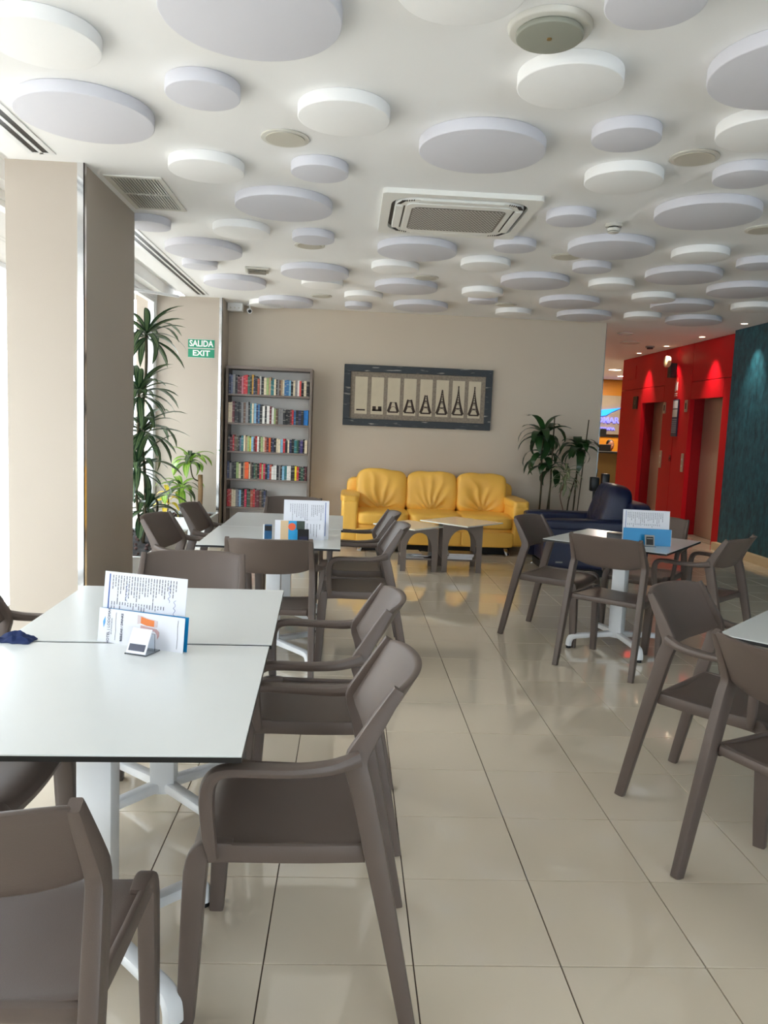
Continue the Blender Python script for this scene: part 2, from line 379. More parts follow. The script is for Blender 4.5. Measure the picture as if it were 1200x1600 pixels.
# lobby shell
struct('wall_lobby_left', bx(3.0, 8.3, 0, 3.1, 17.6, H), m_wall, 'lobby side wall hidden behind the back wall')
struct('wall_lobby_right', bx(8.6, 12.5, 0, 8.8, 17.6, H), m_wall, 'lobby side wall behind the red wall')
struct('wall_lobby_inner', bx(5.6, 12.3, 0, 8.8, 12.5, H), m_wall, 'lobby wall behind the lifts')
lw = struct('wall_lobby_back', bx(3.0, 17.6, 0, 8.8, 17.8, H), m_orangewood, 'orange timber panelled wall behind the reception')
for k in range(6):
    obj('timber_panel', bx(5.6+0, 17.55, .02+k*.47, 8.5, 17.6, .02+k*.47+.462, .004, 1), m_orangewood, lw)
sp = obj('stone_panel', bx(6.15, 17.46, 1.48, 8.2, 17.535, 2.45, .006, 1), m_stone)
tag(sp, 'grey marbled stone panel behind the reception desk, carrying the lit letters', 'wall panel')

# ================================================================ CEILING THINGS
DISC = [  # tone, x, y, radius class, locator
('g', -.21, .92, 3, 'cut by the top edge, largest in view'), ('w', -1.02, 1.21, 2, 'in the top left corner of the photo'),
('g', -1.11, 1.94, 3, 'beside the slot vent in front of the near pillar'), ('g', -.5, 1.59, 1, 'just below and left of the biggest top disc'),
('w', .1, 1.75, 2, 'just behind the nearest left flat downlight'), ('w', -.67, 2.61, 2, 'between the return grille and the small grey disc'),
('g', -.04, 2.54, 1, 'in front of the air conditioner, to its left'), ('g', -.3, 3.28, 3, 'left of the air conditioner'),
('g', -1.33, 3.94, 1, 'half hidden by the near pillar'), ('w', -.67, 4.0, 2, 'directly behind the large disc left of the air conditioner'),
('g', -.15, 4.10, 1, 'overlapping the second left flat downlight'), ('g', -1.08, 4.73, 3, 'alongside the far slot vent'),
('g', -1.23, 5.35, 1, 'close to the far slot vent, before its end'), ('g', -1.04, 6.20, 3, 'nearest the far end of the slot vent'),
('g', -.2, 5.46, 3, 'right of the square emergency lamp'), ('w', -.15, 6.0, 2, 'right before the farthest left downlight'),
('g', -.62, 7.32, 3, 'above the bookcase, right of the camera'), ('w', -.86, 7.52, 2, 'above the bookcase, behind the camera'),
('g', .65, 4.34, 3, 'directly behind the air conditioner'), ('w', .52, 5.05, 2, 'touching the flat lamp behind the air conditioner, to its left'),
('g', .68, 5.97, 3, 'just behind the flat lamp at the middle of the ceiling'), ('w', .27, 6.64, 2, 'above the left part of the framed picture'),
('g', .22, 7.31, 1, 'nearest the back wall above the left of the picture'), ('g', .93, 7.14, 3, 'nearest the back wall above the picture centre'),
('w', 1.26, 4.73, 2, 'behind the air conditioner, to its right'), ('g', 1.36, 4.03, 1, 'close behind the right corner of the air conditioner'),
('w', 1.46, 6.06, 2, 'over the right part of the picture, second row'), ('g', 1.54, 6.51, 1, 'over the right part of the picture, beside a downlight'),
('w', 2.03, 7.27, 2, 'nearest the back wall right of the picture'), ('g', 1.83, 5.36, 3, 'over the sofa right end, mid ceiling'),
('g', 2.44, 6.38, 3, 'above the wall between picture and tall plant'), ('g', 2.86, 7.25, 3, 'nearest the back wall free end'),
('g', 1.55, 3.2, 1, 'between air conditioner and smoke detector'), ('g', 2.06, 3.94, 3, 'right behind the smoke detector'),
('g', 2.14, 4.65, 1, 'behind the large disc behind the smoke detector'), ('w', 2.54, 5.34, 2, 'third behind the smoke detector'),
('w', 2.77, 4.01, 2, 'right of the large disc behind the smoke detector'), ('g', 2.97, 4.77, 3, 'behind the white disc on the right of the ceiling'),
('g', 3.75, 5.28, 3, 'cut by the right edge, above the teal wall'), ('w', 3.15, 5.89, 2, 'before the red wall, left of a large grey one'),
('g', 3.60, 6.26, 3, 'before the red wall, right of a white one'), ('w', 4.30, 6.15, 2, 'at the right edge, above the teal corner'),
('w', 3.50, 7.1, 2, 'farthest one before the lobby opening'), ('g', 4.15, 7.22, 3, 'closest to the top of the red wall'),
('g', 3.32, 4.2, 1, 'at the right edge, level with others behind the detector'), ('g', 2.33, 2.95, 3, 'right of the smoke detector, biggest on that side'),
('g', 2.20, 2.24, 1, 'at the right edge, behind the right flat downlight'), ('w', 1.61, 2.40, 2, 'in front of the smoke detector'),
('g', 1.41, 1.80, 1, 'left of the right flat downlight'), ('w', 1.99, 1.65, 2, 'at the right edge, in front of the right flat downlight'),
('g', 1.80, 1.08, 3, 'in the upper right corner, cut by the right edge'), ('g', 1.1, .67, 1, 'cut by the top edge, right of the domed speaker'),
('w', 1.0, 1.29, 2, 'directly behind the domed speaker'), ('g', .78, 2.07, 3, 'in front of the air conditioner, above its centre'),
('w', .48, .67, 2, 'cut by the top edge, left of the domed speaker')]
RAD = {1: .158, 2: .208, 3: .312}; SZ = {1: 'small', 2: 'medium', 3: 'large'}; DM = {}
for tone, x, y, rc, loc_ in DISC:
    k = (tone, rc)
    if k not in DM:
        o = obj('ceiling_disc', cyl(RAD[rc], 0, .055, 56, bev=.005), m_discg if tone == 'g' else m_discw, smooth=True); DM[k] = o.data
    else: o = obj('ceiling_disc', DM[k], None)
    o.location = (x, y, H-.055)
    tag(o, '%s %s round ceiling disc %s' % (SZ[rc], 'grey' if tone == 'g' else 'white', loc_), 'ceiling disc', 'round discs on the ceiling')
# flat round downlights
dl = None
for x, y, lab in ((-.2, 2.17, 'nearest on the left, between two white discs'), (1.87, 2.11, 'nearest on the right, between small and medium discs'), (-.2, 4.50, 'half hidden by the small disc left of the air conditioner'),
                  (.84, 5.58, 'at mid ceiling behind the air conditioner'), (1.86, 4.42, 'half hidden by the large disc behind the smoke detector'), (2.90, 3.34, 'cut by the right edge, beside a large grey disc'),
                  (-.2, 6.93, 'farthest on the left, near the back wall'), (1.87, 6.91, 'farthest on the right, near the back wall')):
    L = 'unlit flat ceiling light '+lab
    if dl is None:
        t = dl = thing('recessed_light', L, 'ceiling light', (x, y, H), 0, 'flat round lights in the ceiling')
        b = cyl(.122, -.008, .0, 40, r2=.122, bev=.003); obj('ring', b, m_lightg, t, True)
        obj('diffuser', cyl(.098, -.012, -.0081, 40), M('diffuser', (200, 196, 184), .5, var=.01), t, True)
    else:
        t = copy_tree(dl); t.location = (x, y, H); t['label'] = L
t = thing('ceiling_speaker', 'grey green domed round ceiling speaker with a small centre hole', 'speaker', (.83, .95, H))
obj('rim', cyl(.142, -.02, 0, 48, r2=.15, bev=.004), m_lightg, t, True)
obj('grille', cyl(.118, -.040, -.021, 48, bev=.006), M('sage_grille', (150, 152, 140), .6, var=.02), t, True)
obj('centre_plug', cyl(.009, -.044, -.0405, 16), M('brass_plug', (130, 104, 60), .4), t, True)
t = thing('smoke_detector', 'small cream smoke detector right of the air conditioner', 'smoke detector', (1.90, 3.41, H))
obj('base', cyl(.055, -.022, 0, 32, bev=.003), m_lightg, t, True)
obj('sensor_neck', cyl(.034, -.030, -.0225, 24), m_dark, t, True)
obj('sensor_cage', cyl(.040, -.050, -.0305, 24, r2=.044, bev=.004), m_lightg, t, True)
obj('sensor_slit', cyl(.030, -.0525, -.0505, 24), m_dark, t, True)
obj('cap', cyl(.036, -.060, -.053, 24, bev=.003), m_lightg, t, True)
t = thing('emergency_light', 'small square dark faced emergency light in the ceiling left of centre', 'emergency light', (-.748, 5.6, H), R(6))
obj('housing', bx(-.11, -.11, -.02, .11, .11, 0, .006), m_lightg, t); obj('lens', bx(-.085, -.085, -.035, .085, .085, -.0205, .012), M('smoky_lens', (120, 116, 106), .3), t)
# air conditioning cassette
t = thing('air_conditioner', 'white square ceiling air conditioner cassette with perforated centre grille', 'air conditioner', (.815, 3.375, H))
def rrect(w_, h_, r, n=6):
    P = []
    for cx, cy, a0 in ((1, 1, 0), (-1, 1, 90), (-1, -1, 180), (1, -1, 270)):
        for k in range(n+1): a = R(a0+90*k/n); P.append((cx*(w_/2-r)+r*math.cos(a), cy*(h_/2-r)+r*math.sin(a)))
    return P
def ring(w0, h0, r0, w1, h1, r1, z0, z1):
    b = bmesh.new(); A, B = rrect(w0, h0, r0), rrect(w1, h1, r1); n = len(A)
    L = [[b.verts.new((p[0], p[1], z)) for p in Q] for Q, z in ((A, z0), (A, z1), (B, z1), (B, z0))]
    for q in range(4):
        P0, P1 = L[q], L[(q+1) % 4]
        for i in range(n): b.faces.new((P0[i], P0[(i+1) % n], P1[(i+1) % n], P1[i]))
    bmesh.ops.recalc_face_normals(b, faces=b.faces); return b
m_ac = M('air_conditioner_white', (238, 238, 234), .4, var=.01)
obj('outer_frame', ring(.98, .98, .03, .86, .86, .17, -.03, 0), m_ac, t, True)
obj('shadow_gap', prism(rrect(.86, .86, .17), -.006, -.001, 'z'), m_dark, t)
obj('inner_body', prism(rrect(.81, .81, .15), -.036, -.0065, 'z', .004), m_ac, t, True)
for k in range(4):
    q = thing('louvre', '', '', (0, 0, 0)); 
    bpy.data.objects.remove(q)
    b = bx(-.26, .352, -.042, .26, .402, -.0362, .003, 1)
    o = obj('louvre', b, m_ac, t, rot=(0, 0, k*PI/2))
    b = bx(-.26, .343, -.0385, .26, .3515, -.0362); obj('louvre_gap', b, m_dark, o)
    b = bmesh.new()
    for j in range(6): bx(-.365+.014*j-.004, .340+.006*j, -.038, -.365+.014*j+.003, .368+.006*j, -.0362, bm=b)
    for j in range(6): bx(.365-.014*j-.003, .340+.006*j, -.038, .365-.014*j+.004, .368+.006*j, -.0362, bm=b)
    o = obj('corner_vents', b, m_dark, t, rot=(0, 0, k*PI/2)); o['kind'] = 'stuff'
obj('grille_frame', prism(rrect(.675, .675, .06), -.044, -.0365, 'z', .004), m_ac, t, True)
g = obj('grille', prism(rrect(.60, .54, .05), -.047, -.0445, 'z'), M('grille_grey', (128, 123, 116), .6), t)
V, F = [], []
n = 0
for i in range(26):
    for j in range(24):
        x = -.285+i*.0226+(j % 2)*.0113; y = -.250+j*.0216
        if abs(x) > .288 or abs(y) > .258: continue
        k = len(V); r_ = .0080
        V += [(x+r_, y, -.0478), (x, y+r_, -.0478), (x-r_, y, -.0478), (x, y-r_, -.0478)]; F.append((k+3, k+2, k+1, k))
me = bpy.data.meshes.new('grille_mesh'); me.from_pydata(V, [], F); o = obj('grille_mesh', me, m_ac, g); o['kind'] = 'stuff'
# slot diffusers
def slots(y0, y1, lab):
    t = thing('slot_diffuser', lab, 'air vent', (-1.57, (y0+y1)/2, H), 0, 'linear slot vents'); L = (y1-y0)/2
    b = merge(bx(-.075, -L, -.006, -.045, L, 0), bx(.045, -L, -.006, .075, L, 0), bx(-.010, -L, -.006, .010, L, 0), bx(-.045, L-.02, -.006, .045, L, 0), bx(-.045, -L, -.006, .045, -L+.02, 0))
    obj('frame', b, m_wmetal, t)
    for x in (-.0275, .0275): obj('slot', bx(x-.016, -L+.02, -.0035, x+.016, L-.02, -.0005), m_black, t)
slots(-1.5, 2.62, 'near twin slot air vent at the left edge before the pillar'); slots(4.0, 7.26, 'far twin slot air vent running to the exit sign wall')
t = thing('return_grille', 'rectangular louvred metal ceiling grille beside the near pillar', 'air vent', (-1.17, 3.3, H))
obj('frame', ring(.345, .72, .004, .285, .66, .004, -.008, 0), m_lightg, t); obj('backing', bx(-.142, -.33, -.002, .142, .33, -.0005), m_grey, t)
obj('mid_bar', bx(-.142, -.008, -.008, .142, .008, -.0025), m_lightg, t)
for s in (-1, 1):
    for j in range(15):
        x = -.128+j*.0183
        b = prism([(x-.006, -.0022), (x+.008, -.009), (x+.0095, -.008), (x-.0045, -.0022)], s*.169-.158, s*.169+.158)
        obj('slat', b, m_lightg, t)
# cctv + junction box
t = thing('junction_box', 'small white cable box at the ceiling corner above the bookcase', 'electrical box', (-1.27, 7.80, 2.79))
obj('box_body', bx(-.09, -.05, -.035, .09, .05, .06, .004), m_white, t)
for k in range(3): obj('cable_gland', cyl(.009, -.008, .008, 12), m_lightg, t, True, loc=(-.05+k*.05, -.055, 0), rot=(PI/2, 0, 0))
t = thing('security_camera', 'white bullet security camera above the bookcase', 'camera', (-1.10, 7.82, 2.80))
obj('bracket', merge(cyl(.03, .03, .05, 20), cyl(.010, -.01, .04, 12)), m_white, t, True)
obj('camera_body', cyl(.030, -.055, .055, 24, bev=.004), m_white, t, True, loc=(0, -.03, -.03), rot=(R(104), 0, R(12)))
obj('camera_lens', cyl(.020, .0555, .060, 20), m_black, t, True, loc=(0, -.03, -.03), rot=(R(104), 0, R(12)))
# lobby ceiling fittings
def spot(x, y, lab, energy, wx, wide=62):
    t = thing('spot_downlight', lab, 'ceiling light', (x, y, H), 0, 'lit spots washing the right wall')
    obj('ring', ring(.11, .11, .054, .076, .076, .037, -.006, 0), m_wmetal, t)
    obj('lamp_face', cyl(.036, -.004, -.001, 20), M('warm_lamp', (255, 226, 190), .5, emit=5), t)
    l = bpy.data.lights.new('spot', 'SPOT'); l.energy = energy; l.spot_size = R(wide); l.spot_blend = 1.0; l.color = (1, .86, .7); l.shadow_soft_size = .02
    o = bpy.data.objects.new('spot', l); col.objects.link(o); o.location = (0, 0, -.02); o.parent = t
    o.rotation_euler = Vector((wx, 0, -1)).to_track_quat('-Z', 'Y').to_euler()
spot(4.98, 8.79, 'lit spot downlight in front of the nearer lift', 40, .14); spot(5.0, 10.05, 'lit spot downlight in front of the alarm sounder', 28, .14)
spot(5.0, 11.2, 'lit spot downlight in front of the farther lift', 32, .14); spot(4.88, 7.44, 'lit spot downlight above the teal wall', 38, .12)
for x, y, lab, r_ in ((3.92, 8.84, 'round ceiling vent ring nearest the lobby opening', .11), (4.34, 9.81, 'wide round ceiling vent ring above the lifts', .15)):
    t = thing('round_vent', lab, 'air vent', (x, y, H), 0, 'round vents over the lobby'); s = r_*2
    obj('ring', ring(s, s, r_*.98, s*.8, s*.8, r_*.78, -.012, 0), m_lightg, t, True); obj('core', cyl(r_*.66, -.010, -.001, 28), m_lightg, t, True)
t = thing('presence_sensor', 'small dark ceiling sensor in the lobby', 'sensor', (4.79, 10.18, H)); obj('base', cyl(.07, -.02, 0, 24, bev=.003), m_grey, t, True); obj('lens', cyl(.045, -.045, -.0205, 20, r2=.05), m_dark, t, True)
for x, y, lab in ((5.75, 14.6, 'lit round lobby ceiling lamp nearer the reception desk front'), (6.5, 16.2, 'lit round lobby ceiling lamp near the timber wall')):
    t = thing('lobby_lamp', lab, 'ceiling light', (x, y, H), 0, 'lit lobby ceiling lamps')
    obj('ring', ring(.3, .3, .148, .25, .25, .123, -.01, 0), m_wmetal, t); obj('lamp_face', cyl(.12, -.006, -.001, 28), M('lobby_lamp_face', (255, 236, 210), .5, emit=14), t)
    l = bpy.data.lights.new('lobby_light', 'AREA'); l.shape = 'DISK'; l.size = .24; l.energy = 26; l.color = (1, .85, .66); o = bpy.data.objects.new('lobby_light', l); col.objects.link(o); o.location = (0, 0, -.02); o.parent = t

# ================================================================ CHAIRS
def chair(arms, label):
    t = thing('armchair' if arms else 'dining_chair', label, 'chair')
    # backrest: curved panel
    def yb(u, z):   # plan bulge and lean
        s = (u-.5)*2; k = (z-.655)/.17
        return -.118-.098*k-(.048+.008*k)*(1-s*s)
    def front(u, v):
        s = (u-.5)*2; z0 = .632+.022*s*s*s*s+.006*s*s; z1 = .835-.010*(abs(s)**6); z = z0+(z1-z0)*v
        w_ = .218-.004*v
        return (s*w_, yb(u, z)+.011, z)
    def back(u, v):
        x, y, z = front(u, v); return (x, y-.020, z)
    obj('backrest', shell(front, back, 20, 7, .006, 2), m_taupe, t, True)
    def sz(s, v):   # seat height
        y = -.15+.395*v
        z = .446-.010*(1-s*s)-.006*math.sin(PI*v)
        if v > .8: z -= .030*((v-.8)/.2)**2.4
        if v < .12: z += .006*((.12-v)/.12)
        return z
    def st(u, v):
        s = (u-.5)*2; w_ = .205+.014*v; y = -.15+.405*v+(.012*(1-s*s) if v > .7 else 0)*v
        return (s*w_, y, sz(s, v))
    def sb(u, v):
        x, y, z = st(u, v); s = (u-.5)*2
        return (x*.99, y-.012*(v > .9), z-.016-.012*abs(s)**8-(.012 if v > .9 else 0))
    obj('seat', shell(st, sb, 18, 16, .004, 2), m_taupe, t, True)
    for s in (-1, 1):   # seat side rail belongs to the seat shell rim
        pts = smoothpath([(s*.214, -.150, .428), (s*.219, 0, .426), (s*.222, .16, .428), (s*.221, .225, .425)], 4)
        obj('seat_rail', sweep(pts, .018, .046, rr=.4), m_taupe, t, True)
        # rear leg with upright
        P = [(s*.240, -.268, 0), (s*.234, -.215, .25), (s*.229, -.168, .46), (s*.226, -.135, .60), (s*.223, -.121, .655), (s*.221, -.140, .70), (s*.218, -.180, .77), (s*.216, -.214, .827)]
        pts = smoothpath(P, 3); wsn = interp([.030, .034, .036, .034, .032, .030, .026, .022], 3); dsn = interp([.038, .044, .052, .054, .055, .046, .036, .026], 3)
        obj('leg', sweep(pts, wsn, dsn, rr=.17), m_taupe, t, True)
        P = [(s*.218, .262, 0), (s*.216, .253, .2), (s*.215, .244, .38), (s*.214, .232, .425), (s*.213, .205, .441), (s*.213, .16, .444)]
        pts = smoothpath(P, 3); wsn = interp([.034, .038, .040, .040, .038, .03], 3); dsn = interp([.040, .050, .054, .044, .026, .014], 3)
        obj('leg', sweep(pts, wsn, dsn, rr=.17), m_taupe, t, True)
        # thin cross web under the seat (rear)
        if arms:
            P = [(s*.236, -.128, .668), (s*.258, -.06, .655), (s*.272, .03, .652), (s*.276, .12, .654), (s*.276, .175, .650), (s*.274, .203, .628), (s*.270, .212, .58), (s*.258, .208, .49), (s*.242, .200, .425)]
            pts = smoothpath(P, 4); wsn = interp([.030, .042, .046, .046, .044, .036, .030, .026, .022], 4); dsn = interp([.040, .030, .024, .024, .026, .034, .036, .034, .024], 4)
            obj('armrest', sweep(pts, wsn, dsn, rr=.42), m_taupe, t, True)
    b = sweep([(-.205, -.150, .430), (.205, -.150, .430)], .03, .034, side=(0, 1, 0)); obj('rear_apron', b, m_taupe, t, True)
    b = sweep([(-.205, .222, .408), (.205, .222, .408)], .012, .034, side=(0, 1, 0)); obj('front_apron', b, m_taupe, t, True)
    return t
protoA = chair(True, ''); protoB = chair(False, '')
used = {True: False, False: False}
def put(arms, x, y, rz, label, group):
    p = protoA if arms else protoB
    c = copy_tree(p) if used[arms] else p
    used[arms] = True
    c.location = (x, y, 0); c.rotation_euler = (0, 0, R(rz)); c['label'] = label; c['group'] = group; return c
G1, G2, G3, G4 = 'chairs around the near left double table', 'chairs around the far left double table', 'chairs around the small table on the right', 'chairs around the table at the right edge'
put(False, -.44, -.55, 0, 'armless taupe plastic chair at the bottom left corner, its back to the viewer', G1)
put(True, .10, .02, 90, 'nearest taupe plastic armchair at the right side of the near table', G1)
put(True, .115, .78, 90, 'taupe plastic armchair behind the nearest one, beside the second near tabletop', G1)
put(False, -.90, .18, -90, 'taupe plastic chair at the left edge, only its seat corner and front legs showing', G1)
put(True, -.968, .76, -90, 'taupe plastic armchair at the left edge, its armrest showing beside the tabletop', G1)
put(False, -.485, 1.33, 184, 'taupe plastic chair facing the viewer at the far end of the near double table', G1)
put(True, -.22, 2.28, 0, 'taupe plastic armchair with its back to the viewer before the far left tables', G2)
put(True, .29, 2.83, 91, 'nearer of the two taupe armchairs on the right side of the far left tables', G2)
put(True, .275, 3.50, 91, 'farther of the two taupe armchairs on the right side of the far left tables', G2)
put(True, -.79, 2.87, -97, 'nearer of the two taupe chairs on the window side of the far left tables', G2)
put(True, -.72, 3.57, -93, 'farther of the two taupe chairs on the window side, before the planter', G2)
put(False, -.26, 4.16, 179, 'taupe chair at the far end of the far left tables, before the bookcase', G2)
put(False, 1.656, 3.467, -127.4, 'armless taupe chair left of the small right table, seen from its side', G3)
put(False, 1.86, 2.77, -40.5, 'armless taupe chair with its back to the viewer before the small right table', G3)
put(True, 2.515, 2.965, 42, 'taupe armchair right of the small right table, facing left', G3)
put(True, 2.42, 3.70, 141, 'taupe chair behind the small right table, mostly hidden by the blue menu', G3)
put(True, 1.67, .97, -137.5, 'taupe armchair left of the tabletop that the right edge cuts', G4)
put(False, 1.645, .325, -65, 'armless taupe chair cut by the right edge, its back to the viewer', G4)

# ================================================================ TABLES
def table(x, y, rz, label, group, proto=[]):
    if proto:
        t = copy_tree(proto[0])
    else:
        t = thing('cafe_table', label, 'table'); proto.append(t)
        obj('tabletop', bx(-.4, -.4, .738, .4, .4, .7415, .0006, 1), m_top, t)
        obj('top_core', bx(-.4, -.4, .7265, .4, .4, .738), m_black, t)
        obj('mounting_plate', bx(-.15, -.15, .712, .15, .15, .7265, .002, 1), m_wmetal, t)
        obj('column', bx(-.043, -.043, .075, .043, .043, .712, .004, 2), m_wmetal, t, True)
        for k in range(4):
            a = PI/4+k*PI/2; d = Vector((math.cos(a), math.sin(a), 0)); s = Vector((-d.y, d.x, 0))
            P = [d*.03+Vector((0, 0, .098)), d*.2+Vector((0, 0, .088)), d*.29+Vector((0, 0, .082)), d*.322+Vector((0, 0, .072)), d*.335+Vector((0, 0, .045)), d*.337+Vector((0, 0, .018))]
            f = obj('foot', sweep(smoothpath(P, 3), .046, interp([.040, .034, .034, .034, .032, .032], 3), side=s, rr=.3), m_wmetal, t, True)
            obj('glide', cyl(.016, 0, .02, 16, x=d.x*.337, y=d.y*.337), m_rubber, f, True)
    t.location = (x, y, 0); t.rotation_euler = (0, 0, R(rz)); t['label'] = label; t['group'] = group; return t
table(-.432, .005, 1.9, 'nearest white square table with black edge, at the bottom left', 'near left double table')
table(-.455, .822, 2.2, 'white square table pushed against the nearest one, under the top of the leaflet', 'near left double table')
table(-.255, 2.765, .4, 'white square table in the far left pair, nearer half carrying the leaflets', 'far left double table')
table(-.25, 3.572, .4, 'white square table in the far left pair, half nearer the bookcase', 'far left double table')
table(2.035, 3.16, -38.5, 'white square table with white pedestal standing alone before the navy armchair', 'single tables on the right')
table(2.085, .735, -45, 'white square table cut by the right edge of the photo', 'single tables on the right')

# ---- things on the tables
TT = .7415
def sheet(w_, h_, th, m, parent, name, loc, tilt=10, mats=None):
    """thin upright sheet standing on its lower edge"""
    o = obj(name, bx(-w_/2, -th/2, 0, w_/2, th/2, h_), m, parent, loc=loc, rot=(R(-tilt), 0, 0)); return o
def lines(n, L, rows, x0, dx, zc, hgt, seed, m, parent, y, vert=True, th=.0026):
    rnd = random.Random(seed); V, F = [], []
    for i in range(n):
        x = x0+i*dx; h = hgt*rnd.uniform(.35, 1); z1 = zc+hgt/2; z = z1-h
        zz = z1
        while zz > z1-h:
            s = rnd.uniform(.004, .014); k = len(V); V += [(x-th/2, y, zz), (x+th/2, y, zz), (x+th/2, y, zz-s), (x-th/2, y, zz-s)]; F.append((k, k+3, k+2, k+1)); zz -= s+.002
    me = bpy.data.meshes.new('printed_lines'); me.from_pydata(V, [], F); o = obj('printed_lines', me, m, parent); return o
def holder(x, y, rz, label, group, z=TT, dark=True):
    t = thing('card_holder', label, 'holder', (x, y, z), R(rz), group)
    b = merge(bx(-.037, -.035, 0, .037, .035, .004, .001, 1), bx(-.033, .012, .004, .033, .015, .055))
    obj('clear_body', b, m_acr, t)
    fp = obj('front_face', bx(-.033, -.0015, 0, .033, .0015, .075, .001, 1), M('holder_white', (225, 226, 236), .2), t, loc=(0, -.033, .0045), rot=(R(-28), 0, 0))
    obj('dark_label', bx(-.026, -.0035, .008, .026, -.0016, .028), M('navy_label', (30, 32, 62), .3), fp)
    return t
# near leaflet (menu card in front, price sheet behind)
g = 'menu cards on the near table'
a = -20.8
menu = thing('drinks_menu', 'white folded drinks leaflet with a pictured beer glass on the near table', 'menu', (-.428, .372, TT), R(a), g)
s = sheet(.30, .103, .0016, m_paper, menu, 'cover', (0, 0, 0), 6)
s2 = obj('back_leaf', bx(-.001, -.0008, 0, .30, .0008, .103), m_cyan, menu, loc=(-.146, .004, .0), rot=(R(-6), 0, R(2)))
text('HOTEL | LODOMAR', .0125, m_inkd, s, (-.113, -.0016, .051), (PI/2, -PI/2, 0), .0002)
text('SPA & TALASOTERAPIA', .0048, m_ink, s, (-.1025, -.0016, .051), (PI/2, -PI/2, 0), .0002)
text('BEBIDAS / DRINKS', .0105, m_inkd, s, (-.066, -.0016, .051), (PI/2, -PI/2, 0), .0002, .0002)
b = prism([(-.131, .045), (-.126, .060), (-.127, .078), (-.134, .062)], -.0018, -.001); obj('wing_emblem', b, M('sky_emblem', (90, 160, 215), .5), s)
for x in (-.088, .128):
    b = sweep([(x, -.0014, .01), (x+.001, -.0014, .04), (x-.001, -.0014, .07), (x, -.0014, .094)], .0010, .0006); obj('rule_line', b, m_ink, s)
# the printed beer glass lying on its side
b = prism([(-.012, .068), (.0, .071), (.02, .066), (.05, .064), (.058, .066), (.058, .084), (.048, .086), (.02, .089), (0, .094), (-.012, .095)], -.0018, -.001)
obj('printed_glass', b, M('glass_print', (205, 190, 192), .5), s)
b = prism([(.0, .072), (.02, .067), (.047, .066), (.047, .084), (.02, .087), (.0, .092)], -.0022, -.0018); obj('printed_beer', b, M('beer_orange', (222, 120, 50), .5), s)
b = merge(prism([(.0, .056), (.05, .052), (.058, .044), (.060, .03), (.066, .04), (.066, .052), (.056, .060), (0, .066)], -.0018, -.001)); obj('printed_reflection', b, M('pink_print', (196, 160, 160), .5, var=.2, scale=60), s)
pr = thing('price_sheet', 'white price list sheet with handwriting standing behind the drinks leaflet', 'menu', (-.430, .395, TT), R(a+2), g)
s = sheet(.285, .212, .0012, m_paper, pr, 'page', (0, 0, 0), 7)
obj('blue_stripe', bx(-.126, -.0011, .04, -.122, -.0007, .205), m_inkb, s)
lines(24, 0, 0, -.112, .0095, .165, .075, 3, m_ink, s, -.0009); lines(20, 0, 0, -.112, .0095, .113, .018, 5, m_ink, s, -.0009)
for i, (x, z) in enumerate(((-.062, .15), (.085, .16), (.105, .115))):
    P = [(x+.004*math.sin(k*2.3+i), -.0011, z+.03-k*.006) for k in range(10)]
    obj('handwriting', sweep(smoothpath(P, 3), .0009, .0006), m_inkb, s)
holder(-.405, .318, -20, 'clear acrylic card holder with a white face gripping the drinks leaflet', None)
# blue napkin
def ndisp(u, v):
    x = -.055+.11*u; y = -.03+.06*v
    e = min(u, 1-u, v, 1-v)*2
    return (x+.012*noise.noise(Vector((u*4, v*4, 1))), y+.012*noise.noise(Vector((u*4, v*4, 5))), .003+max(0, .028*e+.018*noise.noise(Vector((u*5, v*5, 0)))*min(1, e*3)))
b = shell(ndisp, lambda u, v: (ndisp(u, v)[0], ndisp(u, v)[1], max(.0005, ndisp(u, v)[2]-.004)), 18, 12)
o = obj('napkin', b, M('navy_cloth', (24, 44, 92), .8, var=.35, scale=40), None, True, loc=(-.805, .40, TT), rot=(0, 0, R(-5)))
tag(o, 'crumpled dark blue cloth napkin on the left edge of the near table', 'napkin')
# far left tables leaflets
g = 'menu cards on the far left table'
pr = thing('price_sheet', 'large white price sheet with a blue margin line on the far left table', 'menu', (-.065, 2.70, TT), R(2), g)
s = sheet(.27, .232, .0012, m_paper, pr, 'page', (0, 0, 0), 7)
obj('blue_stripe', bx(.112, -.0011, .02, .116, -.0007, .222), m_inkb, s)
lines(9, 0, 0, -.095, .0125, .16, .10, 8, m_ink, s, -.0009); lines(7, 0, 0, .032, .011, .155, .10, 9, m_ink, s, -.0009)
lv = thing('beach_leaflet', 'colour leaflet with a blue sea and orange ball on the far left table', 'leaflet', (-.10, 2.655, TT), R(4), g)
s = sheet(.29, .115, .0014, m_paper, lv, 'cover', (0, 0, 0), 5)
obj('sand_block', bx(-.112, -.0015, .0, -.066, -.0008, .112), M('sand_print', (206, 178, 140), .5), s)
obj('sea_block', bx(-.066, -.0015, 0, .018, -.0008, .112), M('sea_print', (30, 150, 205), .5, var=.25, scale=30), s)
obj('dark_photo', bx(-.018, -.0018, .06, .030, -.0015, .112), M('foliage_print', (50, 62, 52), .5, var=.6, scale=60), s)
bb = cyl(.022, -.0004, .0004, 24); o = obj('orange_ball', bb, M('orange_print', (226, 92, 50), .5), s, loc=(-.045, -.0022, .077), rot=(PI/2, 0, 0))
text('HOTEL | LODOMAR', .010, m_inkd, s, (.045, -.0016, .055), (PI/2, -PI/2, 0), .0002)
lines(4, 0, 0, .065, .018, .055, .08, 12, m_ink, s, -.0012)
holder(-.075, 2.607, 4, 'small card holder with a black face on the far left table', None)
for o in bpy.data.objects:
    if o.get('label', '').startswith('small card holder with a black'):
        for c in o.children:
            if c.name.startswith('front_face'): c.data = c.data.copy(); c.data.materials[0] = m_black
